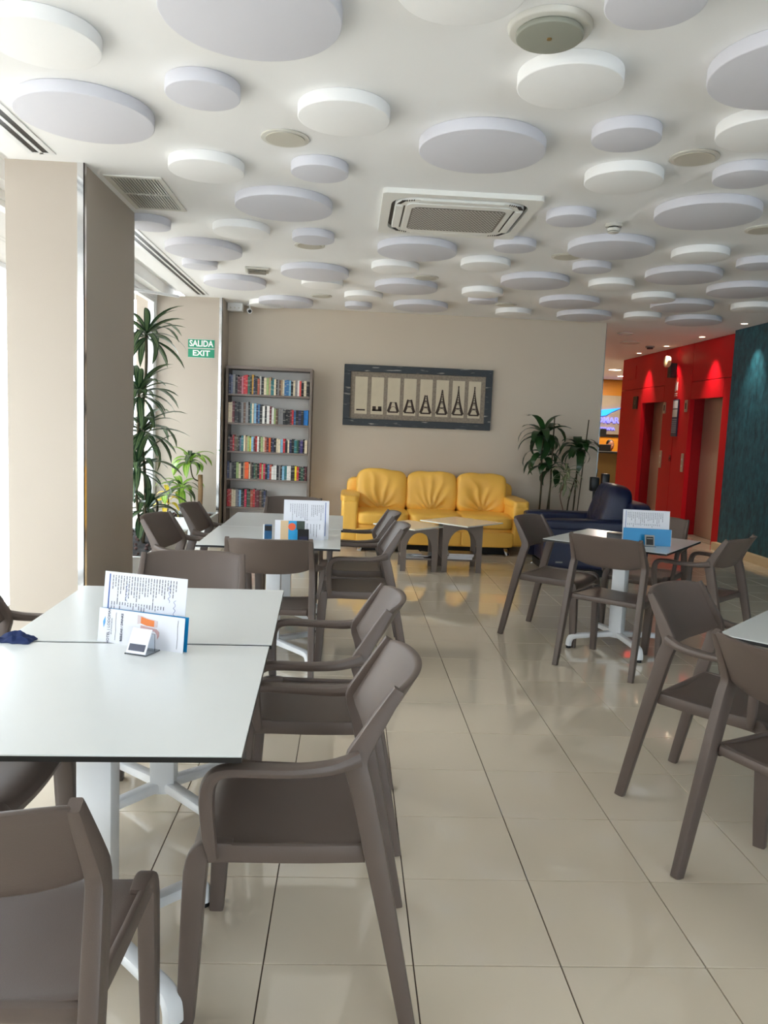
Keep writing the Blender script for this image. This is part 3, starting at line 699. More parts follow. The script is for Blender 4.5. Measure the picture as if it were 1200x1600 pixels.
t = thing('salt_sachet_box', 'small blue and black box standing left of the leaflets on the far left table', 'box', (-.285, 2.66, TT), R(5))
obj('box_body', bx(-.022, -.02, 0, .022, .02, .085, .002, 1), M('box_blue', (30, 86, 128), .4, var=.3, scale=40), t); obj('white_side', bx(-.030, -.019, 0, -.0225, .019, .083), m_white, t); obj('dark_top', bx(-.02, -.0215, .05, .02, -.0202, .08), m_black, t)
# small right table
g = 'menu cards on the small right table'
pr = thing('price_sheet', 'white price list sheet standing behind the bright blue card on the small right table', 'menu', (2.108, 2.965, TT), R(-8), g)
s = sheet(.295, .222, .0012, m_paper, pr, 'page', (0, 0, 0), 6)
obj('blue_stripe', bx(-.130, -.0011, .02, -.127, -.0007, .215), m_inkb, s)
lines(20, 0, 0, -.115, .0115, .172, .07, 21, m_ink, s, -.0009); lines(18, 0, 0, -.115, .0118, .128, .012, 22, m_ink, s, -.0009)
bc = thing('blue_menu', 'bright blue folded menu card standing on the small right table', 'menu', (2.105, 2.93, TT), R(-8), g)
s = sheet(.30, .108, .0016, m_cyan, bc, 'cover', (0, 0, 0), 5)
obj('white_leaf', bx(-.15, .0, 0, .155, .0012, .104), m_paper, bc, loc=(0, .008, 0), rot=(R(-5), 0, 0))
h = thing('card_holder', 'clear card holder with a black window gripping the bright blue menu', 'holder', (2.105, 2.893, TT), R(-8))
obj('clear_body', merge(bx(-.037, -.035, 0, .037, .030, .004, .001, 1)), m_acr, h)
fp = obj('front_face', bx(-.030, -.0015, 0, .030, .0015, .072, .001, 1), m_grey, h, loc=(0, -.026, .0045), rot=(R(-20), 0, 0)); obj('dark_window', bx(-.022, -.003, .008, .022, -.0016, .06), m_black, fp)
obj('pale_strip', bx(-.018, -.0036, .046, .018, -.0031, .051), m_grey, fp)
t = thing('ashtray_box', 'low dark grey box left of the bright blue menu on the small right table', 'box', (1.965, 3.10, TT), R(-25))
obj('box_body', bx(-.06, -.03, 0, .06, .03, .045, .003, 1), M('box_grey', (84, 84, 88), .5), t); obj('lid', bx(-.062, -.032, .045, .062, .032, .052, .002, 1), M('lid_grey', (70, 70, 74), .4), t)

# ================================================================ COFFEE TABLES
def coffee(x, y, top_h, wbase, side, tx, label):
    t = thing('coffee_table', label, 'table', (x, y, 0), 0, 'pair of coffee tables before the sofa')
    n = 14; h = top_h-.012; w2 = wbase/2; lw = .055
    P = [(-w2, 0), (-w2, h), (w2, h), (w2, 0), (w2-lw, 0)]
    for k in range(n+1):
        a = PI*k/n; P.append(((w2-lw)*math.cos(a)*(1 if True else 1), h*.50+(h*.40)*math.sin(a)))
    P.append((-w2+lw, 0))
    for yy in (-.20, .17):
        obj('arched_panel', prism(P, yy, yy+.025), m_cab, t)
    sh = obj('shelf', bx(-w2+.01, -.174, .115, w2-.01, .169, .135, .002, 1), m_cab, t)
    for yy in (-.10, .10): obj('rail', bx(-w2+.06, yy-.012, h-.03, w2-.06, yy+.012, h-.001), m_cab, t)
    q = side*.7071
    obj('glass_top', prism([(tx-q, 0), (tx, -q), (tx+q, 0), (tx, q)], top_h-.012, top_h, 'z', .002), M('pale_glass_top', (240, 240, 232), .04, var=.02), t)
    return t
coffee(.91, 5.93, .45, .37, .56, -.07, 'lower coffee table with arched taupe sides, left of the pair before the sofa')
coffee(1.345, 5.95, .50, .40, .61, .01, 'taller coffee table with arched taupe sides, right of the pair before the sofa')
rnd = random.Random(4)
mags = [(.86, 5.86, 8), (.93, 5.95, -14), (.90, 5.9, 20), (.98, 5.88, -30), (.85, 5.93, 4)]
mc = [(186, 182, 176), (120, 96, 84), (210, 208, 204), (96, 104, 116), (150, 140, 130)]
for i, (x, y, a) in enumerate(mags):
    m_ = M('magazine_cover_%d' % i, mc[i], .3, var=.5, scale=18)
    t = thing('magazine', 'loose magazine under the left coffee table, %s' % ('bottom', 'second from bottom', 'middle', 'second from top', 'topmost')[i]+' of its pile', 'magazine', (x, y, .1352+.007*i), R(a), 'magazines under the left coffee table')
    obj('pages', bx(-.088, -.12, 0, .088, .12, .0058), m_paper, t)
    obj('cover', bx(-.09, -.122, .0058, .09, .122, .0068), m_, t)
mc = [(92, 70, 58), (60, 64, 74), (130, 100, 76), (70, 52, 44)]
for i in range(4):
    m_ = M('album_cover_%d' % i, mc[i], .3, var=.4, scale=18)
    t = thing('magazine', 'brown covered magazine in the neat pile under the right coffee table, %s' % ('bottom', 'second', 'third', 'topmost')[i], 'magazine', (1.33+.006*i, 5.86, .1352+.014*i), R(rnd.uniform(-4, 4)), 'magazines under the right coffee table')
    obj('pages', bx(-.125, -.10, 0, .125, .10, .012), m_paper, t)
    obj('cover', bx(-.127, -.102, .012, .127, .102, .0135), m_, t)

# ================================================================ SOFA
def wrinkle(seed, amp, f=3.2):
    def d(c, q):
        n = noise.noise(Vector((q.x*f+seed, q.z*f*1.2, q.y*2+seed)))
        r = 0
        if c.y < -.35:   # creases fanning on the front face
            a = math.atan2(q.z+.24, q.x+.001)
            r = -amp*.9*math.exp(-((c.x-.12*math.sin(seed))/.5)**2)*abs(math.sin(a*7+seed+n*2.4))*max(0, .8-c.z*.7)*.5
        return Vector((0, amp*n*.5-r, amp*.35*noise.noise(Vector((q.x*5+seed, q.y*4, q.z*4)))))
    return d
sofa = thing('sofa', 'yellow leather three seat sofa against the back wall under the framed picture', 'sofa', (1.19, 7.35, 0), 0)
def soft(name, sx, sy, sz, loc, m, parent, p=7, res=12, seed=1, amp=.012, rot=None, label=None):
    o = obj(name, pillow(sx, sy, sz, p, res, wrinkle(seed, amp)), m, parent, 'all', loc=loc, rot=rot); return o
soft('base', 1.84, .80, .24, (0, -.08, .21), m_yellow, sofa, 16, 16, 2, .004)
for k in (-1, 0, 1):
    soft('base_panel', .60, .03, .17, (k*.607, -.485, .19), m_yellow, sofa, 14, 10, k+3, .004)
    soft('seat_cushion', .615, .74, .17, (k*.607, -.16, .385), m_yellow, sofa, 6, 16, 3.3*k+5, .018)
    soft('back_cushion', .62, .25, .52, (k*.607, .14, .655), m_yellow, sofa, 5, 34, 2.1*k+1.7, .075, (R(-12), 0, 0))
soft('back_frame', 2.06, .20, .62, (0, .38, .50), m_yellow, sofa, 12, 16, 9, .006)
for s in (-1, 1):
    ar = soft('armrest', .20, .92, .52, (s*.985, -.04, .36), m_yellow, sofa, 9, 16, s*4+8, .010)
    soft('arm_pad', .225, .90, .10, (0, -.01, .24), m_yellow, ar, 5, 14, s*3+6, .014)
for sx_ in (-.85, .85):
    for sy_ in (-.40, .30):
        obj('leg', sweep([(sx_*1.02, sy_-.03, 0), (sx_, sy_, .05), (sx_*.98, sy_+.02, .11)], .05, .018), m_chrome, sofa, True)
obj('plinth_or_shade', bx(-.88, -.40, .012, .88, .36, .088), m_rubber, sofa)  # black block standing in for the shade under the sofa
# ---- navy armchair facing left
nav = thing('lounge_armchair', 'navy blue leather armchair facing left beside the yellow sofa', 'armchair', (2.66, 6.12, 0), R(-90))
soft('base', .62, .82, .26, (0, -.02, .22), m_navy, nav, 14, 14, 2, .004)
soft('seat_cushion', .62, .76, .17, (0, -.12, .40), m_navy, nav, 6, 16, 5, .02)
soft('back_cushion', .62, .30, .56, (0, .27, .66), m_navy, nav, 4, 24, 3, .05, (R(-14), 0, 0))
soft('back_frame', .95, .22, .62, (0, .46, .46), m_navy, nav, 8, 16, 9, .01)
for s in (-1, 1):
    ar = soft('armrest', .19, 1.0, .44, (s*.40, -.02, .31), m_navy, nav, 9, 16, s*4+8, .008)
    soft('arm_pad', .215, 1.02, .11, (0, 0, .225), m_navy, ar, 5, 14, s*3+6, .012)
    for yy in (-.36, .36): obj('leg', sweep([(s*.40, yy-.06, 0), (s*.38, yy, .05), (s*.36, yy+.03, .11)], .05, .018), m_chrome, nav, True)
obj('plinth_or_shade', bx(-.36, -.42, .012, .42, .46, .088), m_rubber, nav)  # black block added as shade under the armchair, also stops floor reflections
obj('tag_plate', bx(-.035, -.002, 0, .035, .002, .014), m_grey, nav, loc=(.499, -.36, .155), rot=(0, 0, PI/2))

# ================================================================ BOOKCASE
bc = thing('bookcase', 'tall taupe open bookcase with five rows of books, left of the sofa', 'bookcase', (-.82, 7.6, 0))
BW = 1.04; x0 = -BW/2
for s in (-1, 1): obj('side_panel', bx(s*BW/2-(.03 if s > 0 else 0), 0, 0, s*BW/2+(.03 if s < 0 else 0), .33, 2.09, .0015, 1), m_cab, bc)
obj('top_panel', bx(x0+.03, 0, 2.055, -x0-.03, .33, 2.09, .0015, 1), m_cab, bc)
obj('back_panel', bx(x0+.03, .315, .06, -x0-.03, .33, 2.055), m_cabin, bc); obj('plinth_or_shade', bx(x0+.03, .02, 0, -x0-.03, .315, .06), m_cab, bc)
SH = [1.757, 1.410, 1.067, .731, .385]
for z in SH+[.085]: obj('shelf', bx(x0+.03, .012, z-.022, -x0-.03, .315, z, .0015, 1), m_cab, bc)
CN = {'navy': (32, 40, 78), 'slate': (92, 100, 128), 'maroon': (92, 24, 36), 'pink': (190, 110, 124), 'red': (184, 34, 44), 'green': (40, 84, 66), 'black': (22, 22, 26), 'amber': (214, 160, 62), 'rust': (160, 76, 56), 'white': (224, 222, 216),
      'cream': (214, 200, 172), 'teal': (46, 116, 122), 'blue': (50, 104, 152), 'sky blue': (130, 178, 206), 'coral': (226, 90, 84), 'grey': (128, 126, 126), 'brown': (96, 70, 54), 'yellow': (220, 200, 40), 'orange': (232, 96, 34), 'crimson': (180, 30, 66),
      'lime': (150, 170, 110), 'tan': (180, 150, 116), 'olive': (70, 70, 46), 'purple': (58, 46, 110), 'bright blue': (30, 120, 196)}
K = dict(n='navy', s='slate', m='maroon', p='pink', r='red', g='green', k='black', a='amber', u='rust', w='white', c='cream', t='teal', b='blue', y='sky blue', o='coral', e='grey', f='brown', l='yellow', h='orange', i='crimson', j='lime', d='tan', v='olive', q='purple', z='bright blue')
ROWS = ['nsekmmprrgkankuwkcjdttckefdcbbykcewokck', 'ccmkkkefektcynbkwkwmwjfeekkkmrbknkzz', 'kmrfvkstcdjlymrwfjcumhknkccyrkcnktgnqkc', 'nekkjckdhhcfkgvkrjikbuwwkekytwwkklrkgkm', 'rruccesykkigvurmmfknserrwpcwgklnpicwkfyy']
ORD = lambda n: '%d%s' % (n, 'th' if 10 <= n % 100 <= 20 else {1: 'st', 2: 'nd', 3: 'rd'}.get(n % 10, 'th'))
RN = ['top shelf', 'second shelf', 'middle shelf', 'fourth shelf', 'fifth shelf']
HT = [(.235, .185), (.25, .18), (.19, .165), (.20, .175), (.215, .10)]
BM = {}
def bookmat(key):
    if key in BM: return BM[key]
    m = M('book_cover_'+CN_key(key), CN[key], .45, var=.02); nt = m.node_tree; N = nt.nodes; P = N['Principled BSDF']
    # spine bands: faint lettering made from noise bands varying per object
    oi = N.new('ShaderNodeObjectInfo'); tc = N.new('ShaderNodeTexCoord'); sp = N.new('ShaderNodeSeparateXYZ'); nt.links.new(tc.outputs['Object'], sp.inputs[0])
    ml = N.new('ShaderNodeMath'); ml.operation = 'MULTIPLY_ADD'; ml.inputs[1].default_value = 38; nt.links.new(sp.outputs[2], ml.inputs[0])
    m2 = N.new('ShaderNodeMath'); m2.operation = 'MULTIPLY'; m2.inputs[1].default_value = 40; nt.links.new(oi.outputs['Random'], m2.inputs[0]); nt.links.new(m2.outputs[0], ml.inputs[2])
    nz = N.new('ShaderNodeTexNoise'); nz.noise_dimensions = '1D'; nz.inputs['Scale'].default_value = 1; nz.inputs['Detail'].default_value = 2; nt.links.new(ml.outputs[0], nz.inputs['W'])
    gt = N.new('ShaderNodeMath'); gt.operation = 'GREATER_THAN'; gt.inputs[1].default_value = .60; nt.links.new(nz.outputs['Fac'], gt.inputs[0])
    src = P.inputs['Base Color'].links[0].from_socket; mx = N.new('ShaderNodeMix'); mx.data_type = 'RGBA'
    c = CN[key]; alt = (222, 216, 200) if sum(c) < 330 else (60, 56, 70)
    mx.inputs[7].default_value = lin(alt)+(1,); sc = N.new('ShaderNodeMath'); sc.operation = 'MULTIPLY'; sc.inputs[1].default_value = .22
    nt.links.new(gt.outputs[0], sc.inputs[0]); nt.links.new(sc.outputs[0], mx.inputs[0]); nt.links.new(src, mx.inputs[6]); nt.links.new(mx.outputs[2], P.inputs['Base Color'])
    BM[key] = m; return m
def CN_key(k): return k.replace(' ', '_')
def bookmesh(w_, h_, d_):
    b = merge(bx(.0, 0, 0, .0022, d_, h_), bx(w_-.0022, 0, 0, w_, d_, h_), bx(.0022, 0, 0, w_-.0022, .003, h_))
    n0 = len(b.faces); bx(.0022, .003, .003, w_-.0022, d_-.004, h_-.004, bm=b); b.faces.ensure_lookup_table()
    for f in b.faces[n0:]: f.material_index = 1
    b.skip = False if False else None
    return b
rb = random.Random(11)
for ri, row in enumerate(ROWS):
    n = len(row); ws = [rb.uniform(.018, .034) for _ in row]; tot = BW-.075; f_ = tot/sum(ws); x = -.82+x0+.034
    for i, ch in enumerate(row):
        key = K[ch]; w_ = ws[i]*f_; u = i/n
        h0 = HT[ri][0]+(HT[ri][1]-HT[ri][0])*min(1, max(0, (u-.25)*2.2 if ri != 4 else (1 if u > .48 else 0)))
        h_ = h0*rb.uniform(.95, 1.03)*(1 if rb.random() > .12 else .9); d_ = rb.uniform(.13, .17)
        me = bpy.data.meshes.new('book'); b = bx(.0, 0, 0, .0022, d_, h_)
        bx(w_-.003, 0, 0, w_-.0008, d_, h_, bm=b); bx(.0022, 0, 0, w_-.003, .003, h_, bm=b); n0 = len(b.faces)
        bx(.0022, .003, .003, w_-.003, d_-.004, h_-.004, bm=b); b.faces.ensure_lookup_table()
        for k in range(n0, len(b.faces)): b.faces[k].material_index = 1
        b.to_mesh(me); b.free(); me.materials.append(bookmat(key)); me.materials.append(m_paper)
        o = bpy.data.objects.new('book', me); col.objects.link(o); o.location = (x, 7.6+.018+rb.uniform(0, .02), SH[ri]+.0003)
        size = 'tall' if h_ > .2 else ('short' if h_ < .13 else 'medium')
        tag(o, '%s %s spined book, %s from the left on the bookcase %s' % (size, key, ORD(i+1), RN[ri]), 'book', 'books on the '+RN[ri])
        x += w_

# ================================================================ PICTURE AND SIGNS
pic = thing('framed_picture', 'wide framed picture of a tower being built in eight stages, above the sofa', 'picture', (1.012, 7.93, 1.815), 0)
m_pf = M('distressed_frame', (58, 64, 70), .7, var=.0); nt = m_pf.node_tree; N = nt.nodes
nz = N.new('ShaderNodeTexNoise'); nz.inputs['Scale'].default_value = 9; nz.inputs['Detail'].default_value = 8; mp = N.new('ShaderNodeMapping'); mp.inputs['Scale'].default_value = (.6, 3, 4); tc = N.new('ShaderNodeTexCoord')
nt.links.new(tc.outputs['Object'], mp.inputs[0]); nt.links.new(mp.outputs[0], nz.inputs['Vector']); cr = N.new('ShaderNodeValToRGB'); cr.color_ramp.elements[0].position = .60; cr.color_ramp.elements[1].position = .70
cr.color_ramp.elements[0].color = lin((58, 64, 70))+(1,); cr.color_ramp.elements[1].color = lin((160, 158, 152))+(1,)
nt.links.new(nz.outputs['Fac'], cr.inputs[0]); nt.links.new(cr.outputs[0], N['Principled BSDF'].inputs['Base Color'])
PW, PH = .935, .378
for nm, b in (('frame_rail', bx(-PW, -.03, PH-.085, PW, .018, PH, .004, 1)), ('frame_rail', bx(-PW, -.03, -PH, PW, .018, -PH+.085, .004, 1)), ('frame_stile', bx(-PW, -.03, -PH+.085, -PW+.085, .018, PH-.085, .004, 1)), ('frame_stile', bx(PW-.085, -.03, -PH+.085, PW, .018, PH-.085, .004, 1))):
    obj(nm, b, m_pf, pic)
obj('mount_board', bx(-PW+.08, -.004, -PH+.08, PW-.08, .016, PH-.08), M('grainy_mount', (142, 130, 116), .8, var=.5, scale=45), pic)
m_sep = M('sepia_print', (206, 194, 170), .7, var=.08, scale=12); m_tow = M('dark_sepia', (66, 52, 46), .8, var=.4, scale=40)
def tower(st):
    b = bmesh.new()
    def bar(xa, za, xb, zb, w_=.007): sweep([(xa, -.0075, za), (xb, -.0075, zb)], .003, w_, side=(0, 1, 0), bm=b)
    ht = [0, .05, .12, .16, .225, .30, .34, .34][st-1] if st > 0 else 0
    Hh = .34; prof = lambda z: .062*max(.05, (1-z/Hh))**1.9+.0035
    if st == 1:
        bx(-.055, -.009, 0, .055, -.006, .018, bm=b); return b
    if st == 2:
        for s in (-1, 1): bx(s*.035-.022, -.009, 0, s*.035+.022, -.006, .06, bm=b)
        bx(-.06, -.009, 0, .06, -.006, .02, bm=b); return b
    z = 0
    while z < ht-.001:
        z2 = min(z+.028, ht)
        wl = .030*(1-z/Hh)+.004
        for s in (-1, 1): bar(s*prof(z)*.95, z, s*prof(z2)*.95, z2, wl)
        if z > .10: bar(-prof(z), z, prof(z2), z2, .004); bar(prof(z), z, -prof(z2), z2, .004)
        z = z2
    if st >= 3: bar(-prof(.075), .075, prof(.075), .075, .012) if st > 3 else None
    if st >= 4: bar(-prof(.145)*1.2, .145, prof(.145)*1.2, .145, .010)
    if st >= 7: bx(-.009, -.009, ht, .009, -.006, ht+.014, bm=b)
    bx(-.064, -.009, -.012, .064, -.006, .006, bm=b)
    if st >= 3:
        for k in range(8):
            a, c = PI*k/8, PI*(k+1)/8
            bar(.036*math.cos(a), .03+.036*math.sin(a), .036*math.cos(c), .03+.036*math.sin(c), .006)
    return b
for k in range(8):
    xx = -.715+k*.2045
    p = obj('photo_strip', bx(-.078, -.006, -.23, .078, -.0045, .23), m_sep, pic, loc=(xx, 0, .0))
    obj('tower_print', tower(k+1), m_tow, p, loc=(0, 0, -.19))
for nm, z, tx in (('exit_sign', 2.312, 'SALIDA'), ('exit_sign', 2.202, 'EXIT')):
    t = thing(nm, 'green sign plate reading %s on the wall return, %s of the pair' % (tx, 'upper' if tx == 'SALIDA' else 'lower'), 'sign', (-1.604, 7.43, z), 0, 'green exit signs')
    obj('plate', bx(-.153, -.006, -.052, .153, 0, .052), m_green, t)
    obj('white_edge', merge(bx(-.153, -.0065, .0495, .153, -.006, .052), bx(-.153, -.0065, -.052, .153, -.006, -.0495)), m_white, t)
    text(tx, .098 if tx == 'SALIDA' else .088, m_white, t, (0, -.0068, -.001), (PI/2, 0, 0), .0004, .0025, stretch=.86 if tx == 'SALIDA' else 1.12)

# ================================================================ RED WALL FITTINGS (face x = 5.2)
def wallthing(name, lab, cat, y, z, group=None): return thing(name, lab, cat, (5.2, y, z), R(-90), group)   # local -y faces the room, local x runs along -Y
t = wallthing('alarm_bell', 'round pale alarm sounder high on the red wall between the lifts', 'alarm', 10.12, 2.60)
obj('back_box', bx(-.07, -.10, -.22, .05, 0, .0, .006), m_dark, t); obj('sounder', cyl(.085, 0, .06, 28, bev=.008), m_beige, t, True, loc=(.0, -.11, .02), rot=(PI/2, 0, 0))
t = wallthing('fire_notice', 'red and white pictogram fire notice under the alarm sounder', 'sign', 10.02, 2.20)
obj('plate', bx(-.07, -.006, -.13, .07, 0, .17, .001, 1), M('sign_red', (206, 40, 36), .4), t)
obj('flame_mark', prism([(-.045, -.01), (-.03, .10), (-.015, .06), (-.005, .12), (.0, .02), (-.01, -.03), (-.035, -.04)], -.0085, -.006), m_white, t)
obj('bell_mark', prism([(.012, -.02), (.02, .08), (.04, .11), (.052, .08), (.05, -.02)], -.0085, -.006), m_white, t)
for z in (-.075, -.105): obj('text_bar', bx(-.05, -.0085, z, .05, -.006, z+.012), m_white, t)
t = wallthing('info_panel', 'tall narrow directory board with white notices on the red wall between the lifts', 'notice board', 9.97, 1.77)
obj('board', bx(-.10, -.02, -.30, .10, 0, .27, .003, 1), M('board_slate', (50, 56, 84), .4), t)
obj('notice', bx(-.085, -.0225, .13, .085, -.0202, .25), m_paper, t); obj('notice', bx(-.085, -.0225, .0, .085, -.0202, .115), M('notice_grey', (196, 196, 192), .5, var=.1, scale=60), t)
b = bmesh.new()
for r_ in range(7):
    for c_ in range(4): bx(-.08+c_*.043, -.0225, -.05-r_*.032, -.05+c_*.043, -.0202, -.032-r_*.032, bm=b)
obj('label_squares', b, M('label_pale', (150, 154, 168), .5), t)
t = wallthing('call_button', 'small dark key switch on the red wall between the lifts', 'switch', 10.06, 1.13); obj('plate', bx(-.035, -.012, -.05, .035, 0, .05, .003, 1), m_redd, t); obj('keyhole', cyl(.014, 0, .006, 14), m_black, t, loc=(.005, -.013, 0), rot=(PI/2, 0, 0))
for y, z, lab in ((9.62, 1.93, 'bright lift floor display left of the nearer lift door'), (10.42, 1.92, 'small steel lift display beside the farther lift door')):
    t = wallthing('floor_display', lab, 'lift display', y, z, 'lift displays'); obj('plate', bx(-.045, -.012, -.09, .045, 0, .09, .01), m_steel, t); obj('screen', bx(-.02, -.0145, -.045, .02, -.0122, .045), m_dark, t)
for y, z, lab in ((9.60, 1.08, 'steel lift call button plate left of the nearer lift door'), (10.43, 1.10, 'steel lift call button plate beside the farther lift door')):
    t = wallthing('call_plate', lab, 'lift button', y, z, 'lift call plates'); obj('plate', bx(-.04, -.012, -.14, .04, 0, .14, .01), m_steel, t)
    for q in (-.05, .05): obj('button', cyl(.016, 0, .005, 16), m_lightg, t, True, loc=(0, -.0125, q), rot=(PI/2, 0, 0))
t = wallthing('number_plate', 'small black plate on the red wall left of the farther lift', 'sign', 11.72, 2.04); obj('plate', bx(-.10, -.02, -.11, .10, 0, .11, .004, 1), m_black, t); text('0', .12, m_grey, t, (0, -.0215, 0), (PI/2, 0, 0), .0008)
# small outlined access panel
t = wallthing('access_panel', 'square flush access panel near the free end of the red wall', 'panel', 12.05, 2.58); obj('flap', bx(-.24, -.008, -.12, .24, 0, .12, .002, 1), m_red, t)

# ================================================================ LOBBY
t = thing('reception_desk', 'brown reception desk with a dark top in the lobby beyond the back wall', 'reception desk', (6.2, 15.2, 0))
obj('front_panel', bx(-1.3, -.2, 0, 1.3, -.15, 1.06, .004, 1), m_counter, t); obj('side_panel', bx(-1.3, -.15, 0, -1.25, .45, 1.06), m_counter, t); obj('side_panel', bx(1.25, -.15, 0, 1.3, .45, 1.06), m_counter, t)
obj('desk_top', bx(-1.34, -.25, 1.06, 1.34, .20, 1.10, .006, 1), m_dark, t); obj('work_top', bx(-1.25, -.15, .72, 1.25, .45, .75), m_orangewood, t)
m_bl = M('blue_lit', (20, 110, 255), .5, emit=1.5); m_pl = M('violet_lit', (96, 96, 235), .5, emit=1.3)
sg = thing('lit_sign', 'backlit blue hotel sign with a bird wing emblem above the reception', 'sign', (6.98, 17.45, 1.95))
obj('wing_emblem', prism([(-.80, .10), (-.05, .20), (-.28, .09), (-.42, .0), (-.62, -.03), (-.64, .05)], -.03, -.008), m_bl, sg)
text('LODOMAR', .20, m_pl, sg, (-.38, -.02, -.12), (PI/2, 0, 0), .01, .003, name='hotel_name'); text('SPA & TALASOTERAPIA', .095, m_pl, sg, (-.53, -.02, -.33), (PI/2, 0, 0), .01, .001, name='hotel_subtitle')
for o in sg.children:
    if o.name.startswith('hotel_name'): o.location.x = -.57
    if o.name.startswith('hotel_subtitle'): o.location.x = -.66
t = thing('desk_monitor', 'black computer monitor on the reception desk', 'monitor', (5.80, 15.30, .75)); obj('screen', bx(-.22, -.015, .22, .22, .015, .50, .004, 1), m_dark, t); obj('stand', bx(-.02, -.01, .01, .02, .03, .24), m_dark, t); obj('foot', bx(-.11, -.07, 0, .11, .09, .012), m_dark, t)
bk = thing('back_shelf', 'timber back counter under the stone panel behind the reception', 'cabinet', (7.0, 17.2, 0)); obj('body', bx(-1.0, -.2, 0, 1.4, .2, 1.42, .005, 1), m_orangewood, bk); obj('top', bx(-1.02, -.22, 1.42, 1.42, .22, 1.45), m_dark, bk)
t = thing('black_device', 'small black box shaped device standing on the back counter below the lit sign', 'device', (6.36, 17.12, 1.45)); obj('casing', bx(-.13, -.05, 0, .13, .06, .17, .01), m_black, t); obj('base', bx(-.09, -.06, 0, .09, -.051, .02), m_dark, t)
# receptionist seated behind the desk
def ell(c, r, bm, n=16):
    b = bmesh.new(); bmesh.ops.create_uvsphere(b, u_segments=n, v_segments=n-4, radius=1)
    for v in b.verts: v.co = Vector((v.co.x*r[0]+c[0], v.co.y*r[1]+c[1], v.co.z*r[2]+c[2]))
    join(bm, b)
def limb(P, rs, bm): sweep(smoothpath(P, 4), [2*x for x in interp(rs, 4)], [2*x for x in interp(rs, 4)], side=(.9, .1, .3), round_=True, bm=bm)
per = thing('person', 'dark haired person in a dark top seated behind the reception desk', 'person', (6.15, 15.72, 0), R(10))
b = bmesh.new()
ell((0, 0, 1.235), (.078, .095, .115), b, 20); ell((0, -.045, 1.185), (.052, .058, .055), b); ell((0, -.098, 1.215), (.014, .022, .026), b, 12)
for s in (-1, 1): ell((s*.080, .0, 1.225), (.014, .022, .032), b, 12)
limb([(0, .02, 1.18), (0, .02, 1.10), (0, .03, 1.02)], [.055, .058, .075], b)
ell((0, .03, .90), (.175, .105, .17), b); ell((0, .04, .68), (.15, .105, .20), b); ell((0, .03, .52), (.17, .14, .10), b)
for s in (-1, 1):
    limb([(s*.16, .03, .99), (s*.22, .0, .86), (s*.235, -.04, .72)], [.055, .046, .040], b); limb([(s*.235, -.04, .72), (s*.20, -.16, .755), (s*.14, -.26, .79)], [.040, .034, .026], b)
    ell((s*.125, -.30, .795), (.038, .048, .016), b, 12)
    for q in range(4): limb([(s*(.100+q*.016), -.335, .797), (s*(.096+q*.018), -.365+.004*abs(q-1.5), .795), (s*(.094+q*.018), -.395+.006*abs(q-1.5), .782)], [.009, .008, .007], b)
    limb([(s*.095, -.29, .795), (s*.075, -.32, .795), (s*.070, -.345, .788)], [.010, .009, .008], b)
    limb([(s*.09, .02, .50), (s*.11, -.2, .52), (s*.12, -.40, .50)], [.085, .072, .056], b); limb([(s*.12, -.40, .50), (s*.12, -.38, .28), (s*.12, -.36, .08)], [.055, .05, .036], b); ell((s*.12, -.42, .045), (.042, .11, .04), b, 12)
body = obj('body', b, m_skin, per, 'all')
md = body.modifiers.new('r', 'REMESH'); md.mode = 'VOXEL'; md.voxel_size = .009; md.use_smooth_shade = True
b = bmesh.new(); ell((0, .022, 1.275), (.086, .092, .088), b, 20); ell((0, .05, 1.225), (.083, .062, .09), b); bmesh.ops.delete(b, geom=[v for v in b.verts if v.co.y < -.045 and v.co.z < 1.29], context='VERTS'); obj('hair', b, m_hair, per, 'all')
for s in (-1, 1):
    e = bmesh.new(); ell((s*.030, -.083, 1.245), (.013, .009, .007), e, 10); obj('eye', e, m_white, per, 'all')
    e = bmesh.new(); ell((s*.030, -.090, 1.245), (.006, .003, .006), e, 8); obj('iris', e, m_black, per, 'all')
    e = bmesh.new(); ell((s*.031, -.090, 1.262), (.018, .006, .004), e, 8); obj('eyebrow', e, m_hair, per, 'all')
e = bmesh.new(); ell((0, -.098, 1.172), (.024, .006, .006), e, 10); obj('mouth', e, M('lips', (140, 70, 66), .5), per, 'all')
b = bmesh.new(); ell((0, .03, .90), (.186, .118, .175), b, 20); ell((0, .04, .68), (.162, .118, .21), b, 20); ell((0, .03, .98), (.10, .09, .07), b)
for s in (-1, 1): limb([(s*.15, .03, 1.0), (s*.22, .0, .86), (s*.237, -.04, .715), (s*.20, -.15, .755)], [.068, .058, .052, .044], b)
o = obj('shirt', b, m_shirt, per, 'all'); md = o.modifiers.new('r', 'REMESH'); md.mode = 'VOXEL'; md.voxel_size = .014; md.use_smooth_shade = True
b = bmesh.new()
for s in (-1, 1): limb([(s*.09, .02, .50), (s*.11, -.2, .52), (s*.12, -.40, .50), (s*.12, -.38, .28), (s*.12, -.365, .10)], [.098, .082, .066, .058, .052], b)
ell((0, .03, .52), (.185, .155, .105), b); o = obj('trousers', b, m_shirt, per, 'all'); md = o.modifiers.new('r', 'REMESH'); md.mode = 'VOXEL'; md.voxel_size = .014; md.use_smooth_shade = True
t = thing('office_stool', 'black stool under the receptionist behind the desk', 'stool', (6.15, 15.76, 0)); obj('seat', cyl(.19, .36, .405, 28, bev=.012), m_dark, t, True); obj('column', cyl(.03, .03, .36, 16), m_chrome, t, True); obj('base', cyl(.20, 0, .03, 28, bev=.008), m_dark, t, True)
